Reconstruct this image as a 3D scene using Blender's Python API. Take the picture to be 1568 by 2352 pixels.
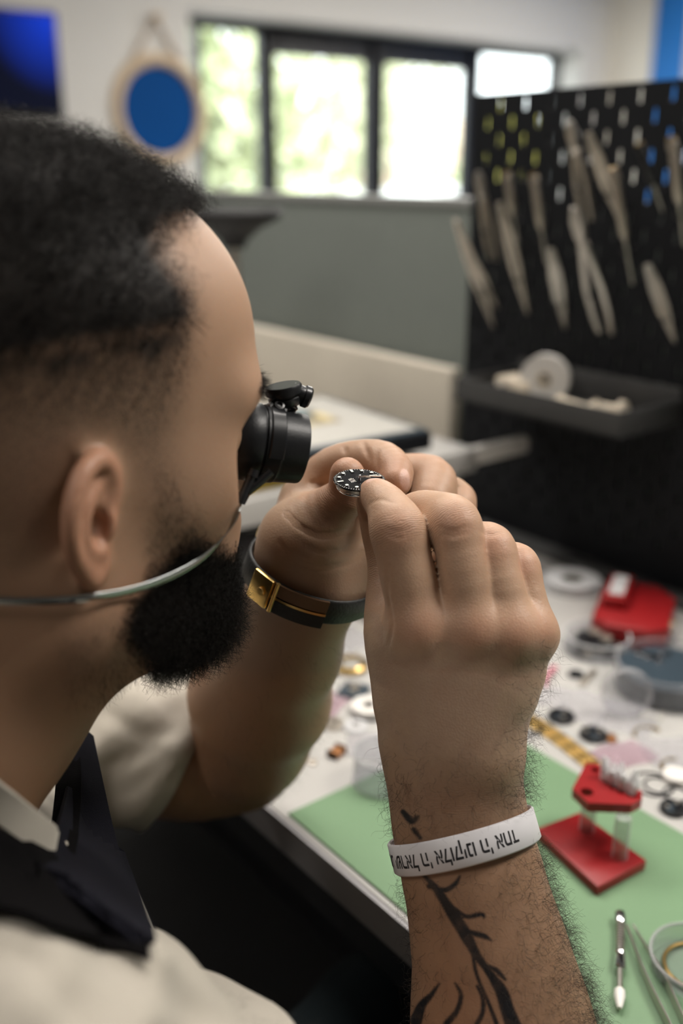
import bpy, bmesh, math, random
import numpy as np
from mathutils import Vector, Matrix, noise as mnoise

for o in list(bpy.data.objects):
    bpy.data.objects.remove(o)
sc = bpy.context.scene
COL = sc.collection
rng = np.random.default_rng(7)
random.seed(7)

# ------------------------------------------------------------------ camera
DESK = 0.80                      # bench top height
CAM = np.array([0.0, 0.0, DESK + 0.48])
FPX = 2287.0                     # focal length in pixels of the 1568 x 2352 frame
TILT = math.radians(18.97)
HEAD_AZ = math.radians(37.9)     # camera heading, clockwise from +Y
Fh = np.array([math.sin(HEAD_AZ), math.cos(HEAD_AZ), 0.0])
Rh = np.array([math.cos(HEAD_AZ), -math.sin(HEAD_AZ), 0.0])
Zh = np.array([0.0, 0.0, 1.0])
CF = Fh * math.cos(TILT) - Zh * math.sin(TILT)
CU = Fh * math.sin(TILT) + Zh * math.cos(TILT)
cam_data = bpy.data.cameras.new('camera')
cam = bpy.data.objects.new('camera', cam_data)
COL.objects.link(cam)
cam.location = CAM
cam.rotation_euler = (math.pi / 2 - TILT, 0, -HEAD_AZ)
cam_data.sensor_width = 36
cam_data.lens = 36 * FPX / 2352
cam_data.clip_start = 0.02
cam_data.dof.use_dof = True
cam_data.dof.focus_distance = 0.515
cam_data.dof.aperture_fstop = 3.3
sc.camera = cam

# ------------------------------------------------------------------ light
sc.view_settings.view_transform = 'Standard'
sc.view_settings.look = 'None'
sc.view_settings.gamma = 1
sc.view_settings.exposure = 0.0
sc.view_settings.use_curve_mapping = False
sc.cycles.use_denoising = True
sc.cycles.use_adaptive_sampling = True
sc.cycles.adaptive_threshold = .035
sc.cycles.max_bounces = 7
sc.cycles.transparent_max_bounces = 24
sc.cycles.caustics_reflective = False
sc.cycles.caustics_refractive = False
sc.cycles.sample_clamp_indirect = 4

world = bpy.data.worlds.new('world')
sc.world = world
world.use_nodes = True
wn = world.node_tree.nodes
wl = world.node_tree.links
bg = wn['Background']
bg.inputs[0].default_value = (0.80, 0.92, 1.0, 1)
bg.inputs[1].default_value = 0.30

def area_light(name, loc, rot, sx, sy, power, col):
    l = bpy.data.lights.new(name, 'AREA')
    l.shape = 'RECTANGLE'
    l.size = sx
    l.size_y = sy
    l.energy = power
    l.color = col
    o = bpy.data.objects.new(name, l)
    o.location = loc
    o.rotation_euler = rot
    COL.objects.link(o)
    return o

sc.view_settings.exposure = 0.0
bg.inputs[0].default_value = (0.92, 0.97, 1.0, 1)
bg.inputs[1].default_value = 5.0
WARM = (1.0, .94, .87)
for x, y, e in ((1.55, -.35, 60), (.85, .95, 26), (.45, 1.9, 30), (3.6, .6, 45), (3.4, 3.2, 72), (5.4, 3.4, 66), (-1.2, .4, 16)):
    area_light('unseen_overhead_light', (x, y, 2.74), (0, 0, 0), 1.1, .55, e, WARM)  # unseen overhead lights; some added to brighten the hands, tray and right wall
sun = bpy.data.lights.new('sun', 'SUN'); sun.energy = 8; sun.angle = math.radians(1); sun.color = (1, .96, .88)
so = bpy.data.objects.new('sun', sun); COL.objects.link(so)
so.rotation_euler = (math.radians(50), 0, math.radians(25))


# ------------------------------------------------------------------ helpers
def P(x, y, d):
    """world point seen at pixel x, y at depth d along the camera axis"""
    return CAM + Rh * ((x - 784) / FPX * d) - CU * ((y - 1176) / FPX * d) + CF * d

def PZ(x, y, z):
    """world point seen at pixel x, y on the horizontal plane at height z"""
    v = Rh * ((x - 784) / FPX) - CU * ((y - 1176) / FPX) + CF
    return CAM + v * ((z - CAM[2]) / v[2])

def PX(x, y, X):
    v = Rh * ((x - 784) / FPX) - CU * ((y - 1176) / FPX) + CF
    return CAM + v * ((X - CAM[0]) / v[0])

def PY(x, y, Y):
    v = Rh * ((x - 784) / FPX) - CU * ((y - 1176) / FPX) + CF
    return CAM + v * ((Y - CAM[1]) / v[1])

def to_px(p):
    q = np.asarray(p, dtype=float) - CAM
    d = q @ CF
    return np.stack([784 + FPX * (q @ Rh) / d, 1176 - FPX * (q @ CU) / d, d], -1)

def unit(v):
    v = np.asarray(v, dtype=float)
    return v / np.linalg.norm(v)

def smin(a, b, k):
    h = np.maximum(k - np.abs(a - b), 0) / k
    return np.minimum(a, b) - h * h * k * 0.25

def smax(a, b, k):
    return -smin(-a, -b, k)

def s_cap(p, a, b, r1, r2):
    a = np.asarray(a, np.float32); b = np.asarray(b, np.float32)
    ba = b - a
    pa = p - a
    t = np.clip(pa @ ba / max(float(ba @ ba), 1e-12), 0, 1)
    q = pa - t[:, None] * ba
    return np.sqrt((q * q).sum(1)) - (r1 + (r2 - r1) * t)

def s_ell(p, c, r, M=None):
    q = p - np.asarray(c, np.float32)
    if M is not None:
        q = q @ np.asarray(M, np.float32).T
    r = np.asarray(r, np.float32)
    k0 = np.sqrt(((q / r) ** 2).sum(1))
    k1 = np.sqrt(((q / (r * r)) ** 2).sum(1))
    return np.where(k1 > 1e-6, k0 * (k0 - 1) / np.maximum(k1, 1e-6), -float(r.min()))

def s_tube(p, pts, side, k=0.0, flat_ends=False):
    """pts: list of (centre, half width along side, half thickness)"""
    out = None
    for (a, ra, rb), (b, ra2, rb2) in zip(pts[:-1], pts[1:]):
        a = np.asarray(a, float); b = np.asarray(b, float)
        ax = unit(b - a)
        sd = np.asarray(side, float)
        sd = unit(sd - ax * (sd @ ax))
        nr = np.cross(ax, sd)
        ba = (b - a).astype(np.float32)
        pa = p - a.astype(np.float32)
        t = np.clip(pa @ ba / float(ba @ ba), 0, 1)
        q = pa - t[:, None] * ba
        A = ra + (ra2 - ra) * t
        B = rb + (rb2 - rb) * t
        u = q @ sd.astype(np.float32)
        w = q @ nr.astype(np.float32)
        v = q @ ax.astype(np.float32)
        k0 = np.sqrt((u / A) ** 2 + (w / B) ** 2 + (v / B) ** 2)
        k1 = np.sqrt((u / A ** 2) ** 2 + (w / B ** 2) ** 2 + (v / B ** 2) ** 2)
        d = np.where(k1 > 1e-5, k0 * (k0 - 1) / np.maximum(k1, 1e-5), -np.minimum(A, B))
        out = d if out is None else (smin(out, d, k) if k > 0 else np.minimum(out, d))
    return out

def spline(pts, n=4):
    """Catmull-Rom through rows of numbers"""
    A = np.array([np.concatenate([np.asarray(c, float), [r]]) for c, r in pts])
    A = np.vstack([2 * A[0] - A[1], A, 2 * A[-1] - A[-2]])
    out = []
    for i in range(1, len(A) - 2):
        p0, p1, p2, p3 = A[i - 1], A[i], A[i + 1], A[i + 2]
        for t in np.arange(n) / n:
            out.append(.5 * (2 * p1 + (p2 - p0) * t + (2 * p0 - 5 * p1 + 4 * p2 - p3) * t * t + (3 * p1 - p0 - 3 * p2 + p3) * t ** 3))
    out.append(A[-2])
    return [(r[:-1], max(float(r[-1]), 1e-4)) for r in out]

def s_chain(p, pts, k=0.0, n=4):
    """smooth limb through pts: list of (centre, radius)"""
    pts = spline(pts, n)
    out = None
    for (a, r1), (b, r2) in zip(pts[:-1], pts[1:]):
        d = s_cap(p, a, b, r1, r2)
        out = d if out is None else np.minimum(out, d)
    return out

def s_poly(p, pts):
    out = None
    for (a, r1), (b, r2) in zip(pts[:-1], pts[1:]):
        d = s_cap(p, a, b, r1, r2)
        out = d if out is None else np.minimum(out, d)
    return out

def surface_nets(f, lo, hi, h, margin=2.0):
    lo = np.asarray(lo, float); hi = np.asarray(hi, float)
    B = 6
    nb = np.ceil((hi - lo) / (h * B)).astype(int) + 1
    n = nb * B
    cx = [lo[i] + (np.arange(nb[i]) * B + (B - 1) / 2) * h for i in range(3)]
    G = np.stack(np.meshgrid(*cx, indexing='ij'), -1).reshape(-1, 3).astype(np.float32)
    c = f(G).astype(np.float32)
    act = np.abs(c) < h * B * 0.87 * margin
    F = np.repeat(np.repeat(np.repeat(c.reshape(nb), B, 0), B, 1), B, 2)
    ids = np.nonzero(act)[0]
    off = np.stack(np.meshgrid(*[np.arange(B)] * 3, indexing='ij'), -1).reshape(-1, 3)
    bi = np.stack(np.unravel_index(ids, nb), -1) * B
    CH = 3000
    for s in range(0, len(ids), CH):
        gi = (bi[s:s + CH, None, :] + off[None]).reshape(-1, 3)
        F[gi[:, 0], gi[:, 1], gi[:, 2]] = f((lo + gi * h).astype(np.float32))
    S = F < 0
    cs = [S[i:n[0] - 1 + i, j:n[1] - 1 + j, k:n[2] - 1 + k] for i in (0, 1) for j in (0, 1) for k in (0, 1)]
    anyv = np.logical_or.reduce(cs)
    allv = np.logical_and.reduce(cs)
    m = anyv & ~allv
    ci = np.argwhere(m)
    idx = -np.ones(m.shape, np.int64)
    idx[m] = np.arange(len(ci))
    corners = [(i, j, k) for i in (0, 1) for j in (0, 1) for k in (0, 1)]
    vals = np.stack([F[ci[:, 0] + i, ci[:, 1] + j, ci[:, 2] + k] for i, j, k in corners], 1)
    acc = np.zeros((len(ci), 3)); cnt = np.zeros(len(ci))
    for a in range(8):
        for b in range(a + 1, 8):
            ca = np.array(corners[a]); cb = np.array(corners[b])
            if np.abs(ca - cb).sum() != 1:
                continue
            va = vals[:, a]; vb = vals[:, b]
            x = (va < 0) != (vb < 0)
            t = np.where(x, va / np.where(x, va - vb, 1), 0)
            acc += np.where(x[:, None], ca + (cb - ca) * t[:, None], 0)
            cnt += x
    V = lo + (ci + acc / cnt[:, None]) * h
    quads = []
    for ax in range(3):
        sl0 = [slice(None)] * 3; sl1 = [slice(None)] * 3
        sl0[ax] = slice(0, -1); sl1[ax] = slice(1, None)
        s0 = S[tuple(sl0)]; s1 = S[tuple(sl1)]
        e = np.argwhere(s0 != s1)
        u, v = [(1, 2), (2, 0), (0, 1)][ax]
        ok = (e[:, u] > 0) & (e[:, v] > 0) & (e[:, u] < n[u] - 1) & (e[:, v] < n[v] - 1)
        e = e[ok]
        du = np.zeros(3, int); du[u] = 1
        dv = np.zeros(3, int); dv[v] = 1
        q = np.stack([idx[tuple((e - du - dv).T)], idx[tuple((e - dv).T)], idx[tuple(e.T)], idx[tuple((e - du).T)]], 1)
        fl = S[tuple(e.T)]
        q[~fl] = q[~fl][:, ::-1]
        quads.append(q)
    Q = np.concatenate(quads)
    Q = Q[(Q >= 0).all(1)]
    return V, Q

def mesh_from(name, V, Fc, smooth=True):
    me = bpy.data.meshes.new(name)
    V = np.asarray(V, np.float32); Fc = np.asarray(Fc, np.int32)
    me.vertices.add(len(V))
    me.vertices.foreach_set('co', V.ravel())
    k = Fc.shape[1]
    me.loops.add(Fc.size)
    me.loops.foreach_set('vertex_index', Fc.ravel())
    me.polygons.add(len(Fc))
    me.polygons.foreach_set('loop_start', np.arange(0, Fc.size, k, dtype=np.int32))
    me.update(calc_edges=True)
    if smooth:
        me.polygons.foreach_set('use_smooth', np.ones(len(Fc), bool))
    me.validate()
    return me

def point_attr(me, name, arr):
    a = me.attributes.new(name, 'FLOAT', 'POINT')
    a.data.foreach_set('value', np.asarray(arr, np.float32))

def link(name, me, mat=None, parent=None):
    o = bpy.data.objects.new(name, me)
    COL.objects.link(o)
    if mat is not None:
        me.materials.append(mat)
    if parent is not None:
        o.parent = parent
    return o

def relax(V, Q, it=2, lam=0.5):
    E = np.concatenate([Q[:, [0, 1]], Q[:, [1, 2]], Q[:, [2, 3]], Q[:, [3, 0]]])
    deg = np.bincount(E.ravel(), minlength=len(V))[:, None]
    for _ in range(it):
        s = np.zeros_like(V)
        for c in range(3):
            s[:, c] = np.bincount(E[:, 0], V[E[:, 1], c], len(V)) + np.bincount(E[:, 1], V[E[:, 0], c], len(V))
        V = V + lam * (s / np.maximum(deg, 1) - V)
    return V

def vert_normals(V, Q):
    n = np.cross(V[Q[:, 2]] - V[Q[:, 0]], V[Q[:, 3]] - V[Q[:, 1]])
    N = np.zeros_like(V)
    for j in range(4):
        for c in range(3):
            N[:, c] += np.bincount(Q[:, j], n[:, c], len(V))
    return N / np.maximum(np.linalg.norm(N, axis=1, keepdims=True), 1e-12)

def poly_sd(pts, poly):
    """signed distance (pixels, negative inside) of 2-D points to a polygon"""
    poly = np.asarray(poly, float)
    d = np.full(len(pts), 1e9)
    ins = np.zeros(len(pts), bool)
    x, y = pts[:, 0], pts[:, 1]
    for a, b in zip(poly, np.roll(poly, -1, 0)):
        ab = b - a
        t = np.clip(((pts - a) @ ab) / max(ab @ ab, 1e-9), 0, 1)
        q = pts - a - t[:, None] * ab
        d = np.minimum(d, np.hypot(q[:, 0], q[:, 1]))
        c = ((a[1] > y) != (b[1] > y))
        xi = a[0] + (y - a[1]) * (b[0] - a[0]) / np.where(abs(b[1] - a[1]) < 1e-9, 1e-9, b[1] - a[1])
        ins ^= c & (x < xi)
    return np.where(ins, -d, d)

def sstep(a, b, x):
    t = np.clip((x - a) / (b - a), 0, 1)
    return t * t * (3 - 2 * t)

# ------------------------------------------------------------------ mesh builder
class MB:
    def __init__(s):
        s.v = []; s.f = []
    def add(s, V, F):
        b = len(s.v)
        s.v += [tuple(map(float, q)) for q in V]
        s.f += [tuple(int(i) + b for i in f) for f in F]
        return s
    def box(s, lo, hi, M=None, c=0.0):
        """box, with all twelve edges chamfered by c"""
        lo = np.minimum(lo, hi); hi = np.maximum(np.asarray(lo), hi)
        bm = bmesh.new()
        bmesh.ops.create_cube(bm, size=1)
        d = np.array(hi) - np.array(lo); m = (np.array(hi) + np.array(lo)) / 2
        for q in bm.verts:
            q.co = Vector([q.co[i] * d[i] + m[i] for i in range(3)])
        if c > 0:
            bmesh.ops.bevel(bm, geom=bm.edges[:], offset=min(c, d.min() * .45), segments=2, affect='EDGES', profile=.5)
        return s.take(bm, M)
    def take(s, bm, M=None):
        bm.verts.index_update()
        V = [np.array(q.co) for q in bm.verts]
        if M is not None:
            V = [M(q) for q in V]
        s.add(V, [[q.index for q in f.verts] for f in bm.faces])
        bm.free()
        return s
    def ring(s, rings, closed_u=True, caps=(True, True), loop=False):
        n = len(rings[0]); m = len(rings)
        V = [q for r in rings for q in r]
        F = []
        for i in range(m if loop else m - 1):
            j = (i + 1) % m
            for k in range(n if closed_u else n - 1):
                l = (k + 1) % n
                F.append((i * n + k, i * n + l, j * n + l, j * n + k))
        if not loop:
            if caps[0]: F.append(tuple(range(n))[::-1])
            if caps[1]: F.append(tuple((m - 1) * n + k for k in range(n)))
        return s.add(V, F)
    def lathe(s, prof, n=32, c=(0, 0, 0), ax=(0, 0, 1), loop=False):
        """prof: (radius, height) pairs"""
        ax = unit(ax); a = unit(np.cross(ax, (1, 0, 0) if abs(ax[0]) < .9 else (0, 1, 0))); b = np.cross(ax, a)
        c = np.asarray(c, float)
        R = [[c + ax * h + (a * math.cos(2 * math.pi * k / n) + b * math.sin(2 * math.pi * k / n)) * max(r, 1e-5) for k in range(n)] for r, h in prof]
        return s.ring(R, loop=loop)
    def cyl(s, a, b, r, r2=None, n=20, ch=0.0):
        a = np.asarray(a, float); b = np.asarray(b, float); L = np.linalg.norm(b - a)
        r2 = r if r2 is None else r2
        pr = [(r, 0), (r2, L)] if ch <= 0 else [(r - ch, 0), (r, ch), (r2, L - ch), (r2 - ch, L)]
        return s.lathe(pr, n, a, b - a)
    def torus(s, c, R, r, ax=(0, 0, 1), n=40, m=10):
        return s.lathe([(R + r * math.cos(2 * math.pi * k / m), r * math.sin(2 * math.pi * k / m)) for k in range(m)], n, c, ax, loop=True)
    def tube(s, pts, r, n=8, flat=None, up=None):
        """tube along pts; r a number or a list; flat: second radius; up: direction of the second radius"""
        pts = [np.asarray(q, float) for q in pts]
        R = []
        pn = None
        for i, q in enumerate(pts):
            t = unit(pts[min(i + 1, len(pts) - 1)] - pts[max(i - 1, 0)])
            if up is not None:
                nn = np.asarray(up(i) if callable(up) else up, float)
            else:
                nn = pn if pn is not None else ((0, 0, 1) if abs(t[2]) < .9 else (1, 0, 0))
            nn = unit(nn - t * (np.asarray(nn) @ t)); pn = nn
            bb = np.cross(t, nn)
            rr = r[i] if hasattr(r, '__len__') else r
            ff = rr if flat is None else (flat[i] if hasattr(flat, '__len__') else flat)
            R.append([q + nn * math.cos(2 * math.pi * k / n) * ff + bb * math.sin(2 * math.pi * k / n) * rr for k in range(n)])
        return s.ring(R)
    def band(s, pts, w, t, wd):
        """rectangular strip: width w along wd(i), thickness t"""
        pts = [np.asarray(q, float) for q in pts]
        R = []
        for i, q in enumerate(pts):
            d = unit(pts[min(i + 1, len(pts) - 1)] - pts[max(i - 1, 0)])
            u = np.asarray(wd(i) if callable(wd) else wd, float)
            u = unit(u - d * (u @ d)); nn = np.cross(d, u)
            ww = (w[i] if hasattr(w, '__len__') else w) / 2
            c = min(t * .3, ww * .3)
            R.append([q + u * a + nn * b for a, b in ((ww - c, t / 2), (ww, t / 2 - c), (ww, c - t / 2), (ww - c, -t / 2), (c - ww, -t / 2), (-ww, c - t / 2), (-ww, t / 2 - c), (c - ww, t / 2))])
        return s.ring(R)
    def prism(s, poly, z0, z1, M=None):
        n = len(poly)
        V = [np.array([x, y, z0]) for x, y in poly] + [np.array([x, y, z1]) for x, y in poly]
        if M is not None: V = [M(q) for q in V]
        return s.add(V, [tuple(range(n))[::-1], tuple(range(n, 2 * n))] + [(i, (i + 1) % n, n + (i + 1) % n, n + i) for i in range(n)])
    def build(s, name, mat, parent=None, smooth=35, bev=0.0, fix=True):
        me = bpy.data.meshes.new(name)
        me.from_pydata(s.v, [], s.f)
        if fix or bev:
            bm = bmesh.new(); bm.from_mesh(me)
            bmesh.ops.recalc_face_normals(bm, faces=bm.faces[:])
            if bev:
                ed = [e for e in bm.edges if len(e.link_faces) == 2 and e.calc_face_angle(0) > .5]
                bmesh.ops.bevel(bm, geom=ed, offset=bev, segments=2, affect='EDGES', profile=.5)
            bm.to_mesh(me); bm.free()
        if smooth:
            me.shade_auto_smooth(angle=math.radians(smooth)) if hasattr(me, 'shade_auto_smooth') else None
            smooth_by_angle(me, math.radians(smooth))
        return link(name, me, mat, parent)

def smooth_by_angle(me, ang):
    bm = bmesh.new(); bm.from_mesh(me)
    for f in bm.faces: f.smooth = True
    for e in bm.edges:
        e.smooth = not (len(e.link_faces) == 2 and e.calc_face_angle(0) > ang)
    bm.to_mesh(me); bm.free()

def thing(name, label, cat, loc=(0, 0, 0), rz=0.0, group=None):
    o = bpy.data.objects.new(name, None)
    COL.objects.link(o)
    o.location = loc; o.rotation_euler = (0, 0, rz)
    o.empty_display_size = .02
    return tag(o, label, cat, group)

def tag(o, label, cat, group=None, kind=None):
    o['label'] = label; o['category'] = cat
    if group: o['group'] = group
    if kind: o['kind'] = kind
    return o

def struct(o, label=None, cat=None):
    o['kind'] = 'structure'
    if label: o['label'] = label
    if cat: o['category'] = cat
    return o

def copy_tree(o, parent=None):
    c = o.copy(); COL.objects.link(c)
    if parent is not None: c.parent = parent
    for ch in list(o.children): copy_tree(ch, c)
    return c

# ------------------------------------------------------------------ materials
def mat(name, col, rough=.5, metal=0.0, var=.06, scale=40, bump=0.0, bscale=200, trans=0.0, ior=1.45, coat=0.0, spec=.5, alpha=1.0, emit=None, sheen=0.0):
    m = bpy.data.materials.new(name); m.use_nodes = True
    n = m.node_tree.nodes; l = m.node_tree.links
    b = n['Principled BSDF']
    tc = n.new('ShaderNodeTexCoord')
    nz = n.new('ShaderNodeTexNoise'); nz.inputs['Scale'].default_value = scale; nz.inputs['Detail'].default_value = 4
    l.new(tc.outputs['Object'], nz.inputs['Vector'])
    mx = n.new('ShaderNodeMix'); mx.data_type = 'RGBA'
    c = np.array(col[:3])
    mx.inputs['A'].default_value = (*np.clip(c * (1 - var), 0, 1), 1)
    mx.inputs['B'].default_value = (*np.clip(c * (1 + var), 0, 1), 1)
    l.new(nz.outputs['Fac'], mx.inputs['Factor'])
    l.new(mx.outputs['Result'], b.inputs['Base Color'])
    b.inputs['Roughness'].default_value = rough
    b.inputs['Metallic'].default_value = metal
    b.inputs['Specular IOR Level'].default_value = spec
    b.inputs['IOR'].default_value = ior
    b.inputs['Transmission Weight'].default_value = trans
    b.inputs['Coat Weight'].default_value = coat
    b.inputs['Sheen Weight'].default_value = sheen
    b.inputs['Alpha'].default_value = alpha
    if emit is not None:
        b.inputs['Emission Color'].default_value = (*emit[:3], 1)
        b.inputs['Emission Strength'].default_value = emit[3]
    if bump:
        n2 = n.new('ShaderNodeTexNoise'); n2.inputs['Scale'].default_value = bscale; n2.inputs['Detail'].default_value = 3
        l.new(tc.outputs['Object'], n2.inputs['Vector'])
        bp = n.new('ShaderNodeBump'); bp.inputs['Strength'].default_value = bump; bp.inputs['Distance'].default_value = .001
        l.new(n2.outputs['Fac'], bp.inputs['Height']); l.new(bp.outputs['Normal'], b.inputs['Normal'])
    return m

def clear_mat(name, tint=(.95, .96, 1.0), amount=.25, rough=.08, base=.5):
    """thin clear plastic or glass: mostly see-through with a glossy, faintly milky skin"""
    m = bpy.data.materials.new(name); m.use_nodes = True
    n = m.node_tree.nodes; l = m.node_tree.links
    for q in list(n):
        if q.type != 'OUTPUT_MATERIAL': n.remove(q)
    out = [q for q in n if q.type == 'OUTPUT_MATERIAL'][0]
    tr = n.new('ShaderNodeBsdfTransparent'); tr.inputs['Color'].default_value = (*tint, 1)
    pr = n.new('ShaderNodeBsdfPrincipled'); pr.inputs['Base Color'].default_value = (*[t * base for t in tint], 1); pr.inputs['Roughness'].default_value = rough
    fr = n.new('ShaderNodeFresnel'); fr.inputs['IOR'].default_value = 1.45
    ge = n.new('ShaderNodeNewGeometry'); io = n.new('ShaderNodeMath'); io.operation = 'MULTIPLY_ADD'      # thin wall: same reflectance from both sides
    io.inputs[1].default_value = 1 / 1.45 - 1.45; io.inputs[2].default_value = 1.45
    l.new(ge.outputs['Backfacing'], io.inputs[0]); l.new(io.outputs[0], fr.inputs['IOR'])
    ad = n.new('ShaderNodeMath'); ad.operation = 'MULTIPLY_ADD'; ad.inputs[1].default_value = 1.0; ad.inputs[2].default_value = amount
    ad.use_clamp = True
    l.new(fr.outputs[0], ad.inputs[0])
    mx = n.new('ShaderNodeMixShader')
    l.new(ad.outputs[0], mx.inputs[0]); l.new(tr.outputs[0], mx.inputs[1]); l.new(pr.outputs[0], mx.inputs[2])
    l.new(mx.outputs[0], out.inputs['Surface'])
    return m

M = dict(
    white_wall=mat('white_wall', (.66, .65, .62), .8, bump=.15, bscale=60),
    cream_wall=mat('cream_wall', (.74, .71, .63), .8, bump=.15, bscale=60),
    dim_wall=mat('dim_wall', (.30, .28, .26), .8),
    ceiling=mat('ceiling_white', (.80, .80, .80), .9),
    floor=mat('grey_floor', (.02, .02, .02), .5, var=.2, scale=8),
    black_frame=mat('black_window_frame', (.012, .012, .014), .4),
    laminate=mat('white_laminate', (.44, .43, .41), .35, var=.04, scale=15),
    beige_board=mat('beige_board', (.60, .55, .46), .6),
    laminate_edge=mat('grey_edge_band', (.42, .41, .42), .45),
    grey_fabric=mat('grey_divider_fabric', (.148, .166, .150), .9, bump=.3, bscale=900, var=.05),
    green=mat('green_mat', (.165, .275, .155), .55, var=.10, scale=9, bump=.2, bscale=700),
    peg=mat('black_pegboard_steel', (.008, .009, .011), .6, var=.1, spec=.25),
    tray=mat('dark_grey_tray', (.055, .055, .055), .5),
    steel=mat('brushed_steel', (.60, .57, .52), .32, 1.0, var=.12),
    dsteel=mat('dull_tool_steel', (.55, .50, .43), .42, 1.0, var=.2),
    chrome=mat('chrome', (.74, .74, .76), .12, 1.0),
    black_metal=mat('black_metal', (.016, .016, .018), .35),
    gold=mat('gold_metal', (.86, .60, .22), .32, 1.0, var=.12, scale=300),
    brass=mat('aged_brass', (.52, .36, .14), .3, 1.0, var=.15),
    copper=mat('copper', (.42, .19, .08), .35, .8),
    red=mat('red_plastic', (.26, .009, .011), .38, var=.08, bump=.08, bscale=500),
    white=mat('white_plastic', (.74, .72, .68), .4),
    cream=mat('cream_plastic', (.66, .58, .46), .5),
    black=mat('black_plastic', (.011, .012, .014), .32, coat=.2),
    matte=mat('matte_black_plastic', (.010, .011, .013), .40, bump=.1, bscale=900, spec=.4),
    rubber=mat('black_rubber', (.014, .014, .015), .6),
    navy=mat('navy_plastic', (.035, .052, .068), .35),
    lens=clear_mat('lens_glass', (.93, .96, .98), .06, .03),
    clear=clear_mat('clear_plastic', (.965, .97, .985), .12),
    film=clear_mat('clear_film', (.97, .965, .975), .16, .18, .6),
    pink_film=clear_mat('pink_film', (.93, .82, .865), .20, .2, .6),
    acrylic=clear_mat('frosted_acrylic', (.95, .95, .96), .26, .3, .6),
    frost=clear_mat('milky_plastic', (.96, .96, .97), .60, .35, .78),
    window_glass=clear_mat('window_glass', (.97, .99, .98), .02, .02),
    leather=mat('brown_leather', (.16, .085, .04), .55, bump=.3, bscale=400),
    black_leather=mat('black_leather', (.012, .013, .013), .5, bump=.3, bscale=600),
    blue=mat('blue_paint', (.005, .06, .23), .6, spec=.05),
    blue_wall=mat('blue_wall_paint', (.01, .15, .48), .6),
    wood=mat('light_wood', (.58, .45, .30), .5, var=.15, scale=20),
    paper=mat('paper', (.38, .37, .34), .7),
    yellow=mat('yellow_plastic', (.42, .30, .03), .4),
)

# ------------------------------------------------------------------ the room
YW, YF = 5.5, 5.22               # window plane, inner face of the window wall
XR = 6.6
struct(MB().box((-3, -3, -.05), (XR + .2, YW + .2, 0)).build('floor', M['floor'], smooth=0))
struct(MB().box((-3, -3, 2.75), (XR + .2, YW + .2, 2.85)).build('ceiling', M['ceiling'], smooth=0))
wx0, wx1 = PY(446, 300, YF)[0] + .06, 6.26
wz0, wz1 = .98, 2.10
w = MB()
w.box((-3, YF, 0), (wx0 - .06, YW + .05, 2.75))
w.box((wx1 + .04, YF, 0), (XR, YW + .05, 2.75))
w.box((wx0 - .06, YF, wz1), (wx1 + .04, YW + .05, 2.75))
w.box((wx0 - .06, YF, 0), (wx1 + .04, YW + .05, wz0))
struct(w.build('wall_back', M['white_wall'], smooth=0))
struct(MB().box((XR, -3, 0), (XR + .2, YW + .05, 2.75)).build('wall_right', M['cream_wall'], smooth=0))
struct(MB().box((1.35, YF - .02, 0), (1.75 + .86, YF, 2.75)).build('trim_1', M['white_wall'], smooth=0))
struct(MB().box((wx0 - .06, YF - .03, wz0 - .03), (wx1 + .04, YF + .02, wz0)).build('trim_2', M['white_wall'], smooth=0))

struct(MB().box((-3.2, -3, 0), (-3, YW + .05, 2.75)).build('wall_left', M['dim_wall'], smooth=0))
struct(MB().box((-3, -3.2, 0), (XR, -3, 2.75)).build('wall_front', M['dim_wall'], smooth=0))
# four windows: left edge, right edge, from the photograph
edges = [(450, 601), (612, 845), (862, 1066), (1080, 1258)]
for i, (a, b) in enumerate(edges):
    x0 = PY(a, 300, YW)[0]; x1 = PY(b, 300, YW)[0]
    fr = MB()
    t = .045 if i in (1, 2) else .035
    top = wz1 - .02 if i in (0, 3) else wz1 - .02
    y0, y1 = YW - .05, YW + .01
    th = .14 if i in (1, 2) else .03
    fr.box((x0, y0, wz0 + .02), (x0 + t, y1, top)).box((x1 - t, y0, wz0 + .02), (x1, y1, top))
    fr.box((x0, y0, top - th), (x1, y1, top)).box((x0, y0, wz0 + .02), (x1, y1, wz0 + .06))
    f = fr.build('window_%d' % (i + 1), M['black_frame'])
    struct(f)
    g = MB().box((x0 + t, YW - .02, wz0 + .06), (x1 - t, YW - .014, top - th)).build('pane', M['window_glass'], f)
m = MB()
for a, b in ((601, 612), (845, 862), (1066, 1080), (1258, 1262)):
    x0 = PY(a, 300, YW)[0]; x1 = PY(b, 300, YW)[0]
    m.box((x0, YW - .08, wz0), (x1, YW + .03, wz1))
m.box((wx0 - .06, YW - .08, wz1 - .03), (wx1 + .04, YW + .03, wz1)).box((wx0 - .06, YW - .08, wz0), (wx1 + .04, YW + .03, wz0 + .03))
struct(m.build('trim_3', M['black_frame'], smooth=0))

# unseen overhead lights, some added to brighten the room, are set at the top

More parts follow.
